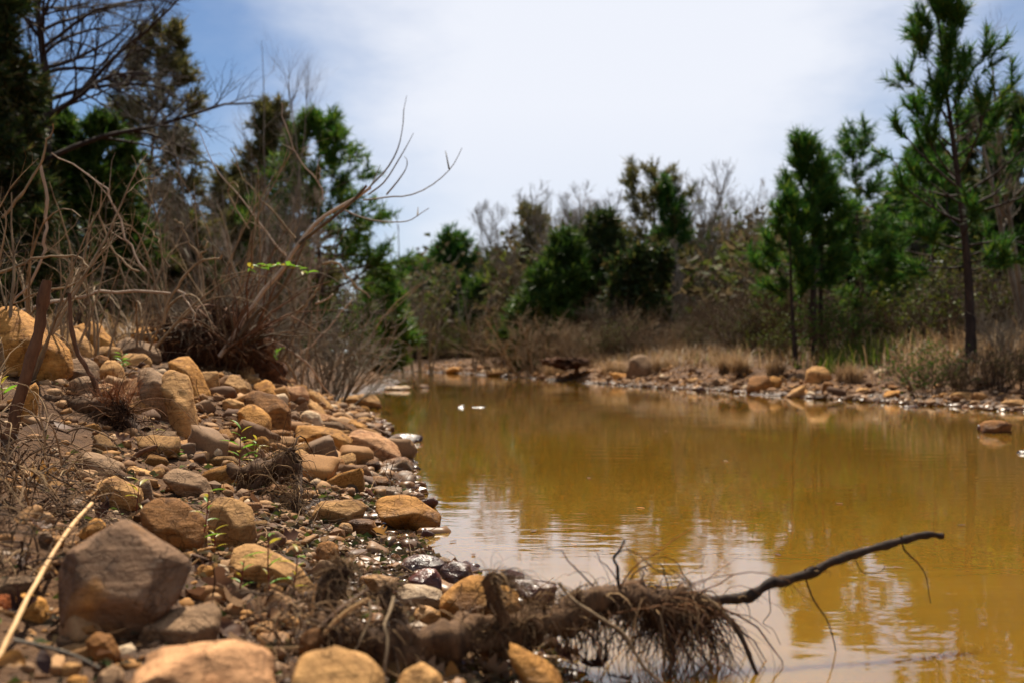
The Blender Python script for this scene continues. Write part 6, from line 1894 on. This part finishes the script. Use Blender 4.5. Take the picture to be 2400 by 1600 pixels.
# seedlings
def seedling(base, tip, d, n, L, label, seed, ms, r=0.0016, wid=0.17, bend=0.0):
    rng = np.random.default_rng(seed)
    dn = ground_at(*base)[1]
    if d < 6 and dn < 6:
        r, L, d = r * dn / d, L * dn / d, dn
    b, t = at(*base, d), at(*tip, d)
    b[2] -= 0.01
    P = smooth_path(np.array([b, (b + t) / 2 + np.array([bend, 0, 0]), t]), 12)
    o = empty('seedling', b, label, 'seedling', 'red-stemmed seedlings on the near bank')
    mb = MB()
    tubes(mb, (P - b)[None], np.linspace(r, r * 0.6, 12)[None], 6)
    mb.build('stem', M_REDSTEM, o)
    leafy_stem_leaves(o, rng, P - b, n + 1, L * rng.uniform(0.95, 1.3), ms, wid * 1.1)
    return o
GL, YL = M_GLEAF, M_YGLEAF
seedling((562, 1100), (566, 1005), 2.75, 9, 0.055, 'green seedling growing beside the root stub, the taller of two', 401, [GL, GL, YL])
seedling((596, 1105), (603, 1030), 2.72, 7, 0.05, 'green seedling growing beside the root stub, the shorter of two', 402, [GL, YL])
seedling((468, 1295), (492, 1150), 1.82, 8, 0.038, 'red-stemmed seedling with yellow-green leaves before the bright tan rock', 403, [GL, YL, GL], bend=0.004)
seedling((506, 1290), (507, 1240), 1.84, 5, 0.035, 'short red-stemmed seedling at the foot of the bright tan rock', 404, [YL])
seedling((640, 1400), (632, 1255), 1.66, 6, 0.035, 'middle red-stemmed seedling before the striped tan boulder', 405, [GL, YL], bend=-0.004)
seedling((682, 1395), (700, 1290), 1.66, 6, 0.04, 'right-hand seedling with upright yellow leaves before the striped boulder', 406, [YL, GL], bend=0.003)
seedling((562, 1390), (575, 1310), 1.68, 5, 0.036, 'left seedling before the striped tan boulder', 407, [GL, GL, YL])
seedling((322, 1190), (330, 1125), 2.05, 4, 0.05, 'yellow-green sprout before the mottled grey stone', 408, [YL, YL], 0.0012)
seedling((408, 1075), (402, 1040), 2.95, 6, 0.045, 'low bright green seedling under the split boulder', 409, [GL])
seedling((288, 868), (286, 832), 3.9, 9, 0.05, 'bright green seedling between the tan dome and the brown cube', 410, [GL])
seedling((8, 930), (4, 900), 2.3, 5, 0.06, 'green sprout at the left edge beside the stake', 411, [GL, YL])
seedling((372, 1018), (366, 1000), 3.1, 4, 0.03, 'tiny red-stemmed shoot right of the needle clump', 412, [YL])
seedling((640, 850), (650, 820), 8.6, 9, 0.10, 'green leaves sprouting under the arched dry twig', 413, [GL])

# dead leaves, one object each
def leaf_shape(rng, lobed):
    n, k = 15, 5
    u = np.linspace(0, 1, n)
    wv = np.sin(np.clip(u, 0.02, 0.985) * PI) ** 0.7 * (0.30 if lobed else 0.24)
    if lobed:
        wv = wv * (1 + 0.42 * np.sin(u * PI * 7.2 + rng.random() * 2))
    s = np.linspace(-1, 1, k)
    X = (u - 0.5)[:, None] * np.ones(k)
    Y = wv[:, None] * s[None]
    cu, cl = rng.uniform(-0.9, 1.5), rng.uniform(0.3, 1.5)
    Z = cl * (Y ** 2) * 2.0 + cu * ((X) ** 2) * 0.8 + 0.05 * vnoise(np.stack([X * 5, Y * 5, np.full_like(X, rng.random() * 50)], -1))
    i = np.arange(n * k).reshape(n, k)
    fq = np.stack([i[:-1, :-1], i[1:, :-1], i[1:, 1:], i[:-1, 1:]], -1).reshape(-1, 4)
    V = np.stack([X, Y, Z], -1).reshape(-1, 3)
    mb = MB().add(V, fq)
    st = np.stack([np.linspace(0.48, 0.75, 6), np.zeros(6), np.linspace(0, 0.05, 6) + cu * 0.2], -1)
    tubes(mb, st[None], np.full((1, 6), 0.008), 4)
    return mb
LEAFMESH = {}
rng = np.random.default_rng(500)
for kind in ('lobed', 'narrow'):
    for c in LEAFM:
        LEAFMESH[kind, c] = [leaf_shape(rng, kind == 'lobed').mesh('leaf', LEAFM[c]) for _ in range(3)]
LN = {'tan': 'tan', 'brown': 'brown', 'dark': 'nearly black', 'orange': 'orange'}
def place_leaf(px, py, size, c=None, d=None, tilt=0.5):
    h = ground_at(px, py) if d is None else at(px, py, d)
    w, nm = relation(*h, NEAR_HEROES)
    opts = [(a, b, s) for a in ([c] if c else list(LEAFM)) for b in ('lobed', 'narrow') for s in ('curled', 'flat', 'crumpled')]
    rng.shuffle(opts)
    for a, b, s in opts:
        if ('leaf', a, b, s, w, nm) not in USED:
            break
    USED['leaf', a, b, s, w, nm] = 1
    o = bpy.data.objects.new('dead_leaf', LEAFMESH[b, a][int(rng.integers(3))])
    COL.objects.link(o)
    size = size / F * h[1]
    o.location = (h[0], h[1], h[2] + size * 0.12 + 0.004)
    o.rotation_euler = (rng.normal(0, tilt), rng.normal(0, tilt), rng.uniform(0, 2 * PI))
    o.scale = (size, size * rng.uniform(0.8, 1.2), size * {'curled': 1.3, 'flat': 0.5, 'crumpled': 1.7}[s])
    tag(o, f'{s} {LN[a]} {b} dead leaf {w} {nm}', 'leaf', 'dead leaves on the near bank')
for px, py, sz, c in [(390, 1505, 60, 'dark'), (400, 1400, 70, 'dark'), (455, 1405, 75, 'brown'), (515, 1395, 90, 'brown'), (560, 1430, 80, 'tan'), (600, 1435, 70, 'tan'), (575, 1520, 100, 'tan'), (620, 1510, 80, 'tan'), (545, 1490, 85, 'brown'),
                      (640, 1460, 70, 'tan'), (660, 1440, 60, 'brown'), (700, 1430, 55, 'tan'), (640, 1270, 70, 'dark'), (672, 1275, 70, 'brown'), (605, 1265, 50, 'brown'), (250, 1215, 70, 'dark'), (190, 1185, 60, 'tan'), (215, 1170, 50, 'orange'),
                      (100, 1140, 90, 'orange'), (120, 1120, 70, 'tan'), (60, 1320, 80, 'brown'), (20, 1300, 70, 'tan'), (100, 1250, 70, 'brown'), (890, 1252, 40, 'orange'), (900, 1270, 45, 'tan'), (990, 1440, 60, 'tan'), (1010, 1590, 90, 'tan'),
                      (1090, 1555, 120, 'tan'), (1160, 1590, 110, 'tan'), (1060, 1600, 80, 'orange'), (1340, 1565, 80, 'dark'), (1400, 1580, 100, 'dark'), (1320, 1545, 50, 'dark'), (1450, 1600, 80, 'dark'), (850, 1560, 70, 'orange'), (870, 1530, 60, 'brown'),
                      (480, 1350, 60, 'brown'), (430, 1280, 60, 'dark'), (550, 1360, 60, 'tan'), (330, 1290, 50, 'brown'), (390, 1250, 50, 'brown'), (600, 1180, 45, 'brown'), (150, 1010, 60, 'brown'), (290, 1040, 45, 'brown'), (60, 1440, 70, 'dark'),
                      (250, 1540, 60, 'brown'), (110, 1560, 70, 'dark'), (40, 1560, 80, 'orange'), (460, 1540, 60, 'orange'), (770, 1240, 35, 'brown'), (960, 1290, 45, 'dark'), (1000, 1300, 35, 'brown'), (690, 1600, 80, 'tan')]:
    place_leaf(px, py, sz, c)
FLOATH = [h for h in HEROES if h[4].startswith(('the orange boulder', 'the left midstream', 'the right midstream', 'the yellow', 'the foaming', 'the right edge', 'the wet flat'))]
for i, (px, py) in enumerate([(1180, 1330), (1062, 1268), (1110, 1300), (1250, 1245), (1345, 1275), (1500, 1190), (1650, 1255), (1820, 1300), (1965, 1180), (2100, 1330), (1380, 1120), (1700, 1080), (2250, 1230), (1560, 1010)]):
    h = ground_at(px, py)
    w, nm = relation(*h, FLOATH)
    for a in ('brown', 'dark', 'tan', 'orange'):
        if ('float', a, w, nm) not in USED:
            break
    USED['float', a, w, nm] = 1
    o = bpy.data.objects.new('floating_leaf', LEAFMESH['narrow', a][i % 3])
    COL.objects.link(o)
    sz = 0.022 * (0.6 + 0.25 * h[1])
    o.location = (h[0], h[1], 0.003)
    o.rotation_euler = (0, 0, rng.uniform(0, 6))
    o.scale = (sz, sz, sz * 0.15)
    tag(o, f'{LN[a]} leaf afloat {w} {nm}', 'leaf', 'leaves floating on the creek')
mb = MB()
d = np.exp(rng.uniform(math.log(1.2), math.log(4.5), 2600))
x = np.interp(d, _LS[:, 1], _LS[:, 0]) - np.abs(rng.normal(0.1, 0.5, 2600))
k = (x > -0.56 * d - 0.1)
x, d = x[k], d[k]
z = land(x, d) + 0.006
n = len(x)
u_ = norm(rng.normal(0, 1, (n, 3)) * np.array([1, 1, 0.35]))
w_ = norm(np.cross(u_, rng.normal(size=(n, 3))))
s_ = (rng.uniform(0.005, 0.015, n) * (0.6 + 0.25 * d))[:, None]
c_ = np.stack([x, d, z], -1)
V = np.stack([c_ - u_ * s_, c_ + w_ * s_ * 0.5, c_ + u_ * s_, c_ - w_ * s_ * 0.5], 1)
V[:, 1, 2] += 0.3 * s_[:, 0]
V[:, 3, 2] += 0.3 * s_[:, 0]
mb.add(V.reshape(-1, 3), np.arange(n * 4).reshape(-1, 4))
tag(mb.build('leaf_litter', M_BRUSH, smooth=False), 'crumbled leaf and bark litter strewn over the near bank', 'litter', None, 'stuff')
mb = MB()
n = 1000
d = np.exp(rng.uniform(math.log(1.2), math.log(5), n))
x = np.interp(d, _LS[:, 1], _LS[:, 0]) - np.abs(rng.normal(0.1, 0.55, n))
z = land(x, d) + 0.006
P = grow(np.stack([x, d, z], -1), rng.normal(0, 1, (n, 3)) * np.array([1, 1, 0.22]), rng.uniform(0.03, 0.13, n) * (0.6 + 0.2 * d), 6, rng, 0.5)
P[:, :, 2] = np.maximum(P[:, :, 2], land(P[:, :, 0], P[:, :, 1]) + 0.003)
tubes(mb, P, (rng.uniform(0.0006, 0.0016, n) * (0.6 + 0.3 * d))[:, None] * np.linspace(1, 0.5, 6)[None], 4)
tag(mb.build('twig_litter', M_FIBRE), 'fine broken twigs and needles strewn over the near bank', 'litter', None, 'stuff')
# tangles of dry grass at the left edge
def tangle(px, py, d, n, L, label, seed, rad):
    rng = np.random.default_rng(seed)
    dn = ground_at(px, py + 40)[1] if d > 1.59 else d
    rad, L, kr = rad * dn / d, L * dn / d, dn / d
    loc = at(px, py, dn)
    P = grow(rng.normal(0, rad, (n, 3)) * np.array([1.2, 0.8, 0.8]), rng.normal(0, 0.8, (n, 3)) + np.array([0, 0, 0.5]), L * rng.uniform(0.4, 1.1, n), 9, rng, 0.5, droop=2.4)
    mb = MB()
    tubes(mb, P, (0.0014 * kr * rng.uniform(0.5, 1.5, n))[:, None] * np.linspace(1, 0.4, 9)[None], 4)
    o = mb.build('grass_tangle', M_DRYT)
    o.location = loc
    tag(o, label, 'grass tangle', 'tangles of dead grass at the left edge')
M_DRYT = isl_mat('dead_grass_stems', [(0, (0.04, 0.02, 0.01)), (0.6, (0.14, 0.075, 0.032)), (0.9, (0.32, 0.19, 0.085)), (1, (0.5, 0.33, 0.16))], wet=False)
tangle(30, 1150, 1.75, 150, 0.17, 'tangle of dead grass hanging at the left edge under the stake', 601, 0.055)
tangle(70, 1080, 2.0, 90, 0.16, 'upper tangle of dead grass just below the foot of the stake', 602, 0.05)
tangle(0, 1290, 1.6, 110, 0.15, 'lower tangle of dead grass at the left edge above the ochre stone', 603, 0.05)
tangle(180, 1180, 1.9, 40, 0.11, 'small tangle of dead grass behind the tip of the straw stalk', 604, 0.025)
tangle(640, 1440, 1.58, 50, 0.07, 'small tangle of dead grass below the three seedlings', 605, 0.025)
tangle(790, 1470, 1.5, 90, 0.09, 'mat of dead grass over the left end of the log', 606, 0.04)
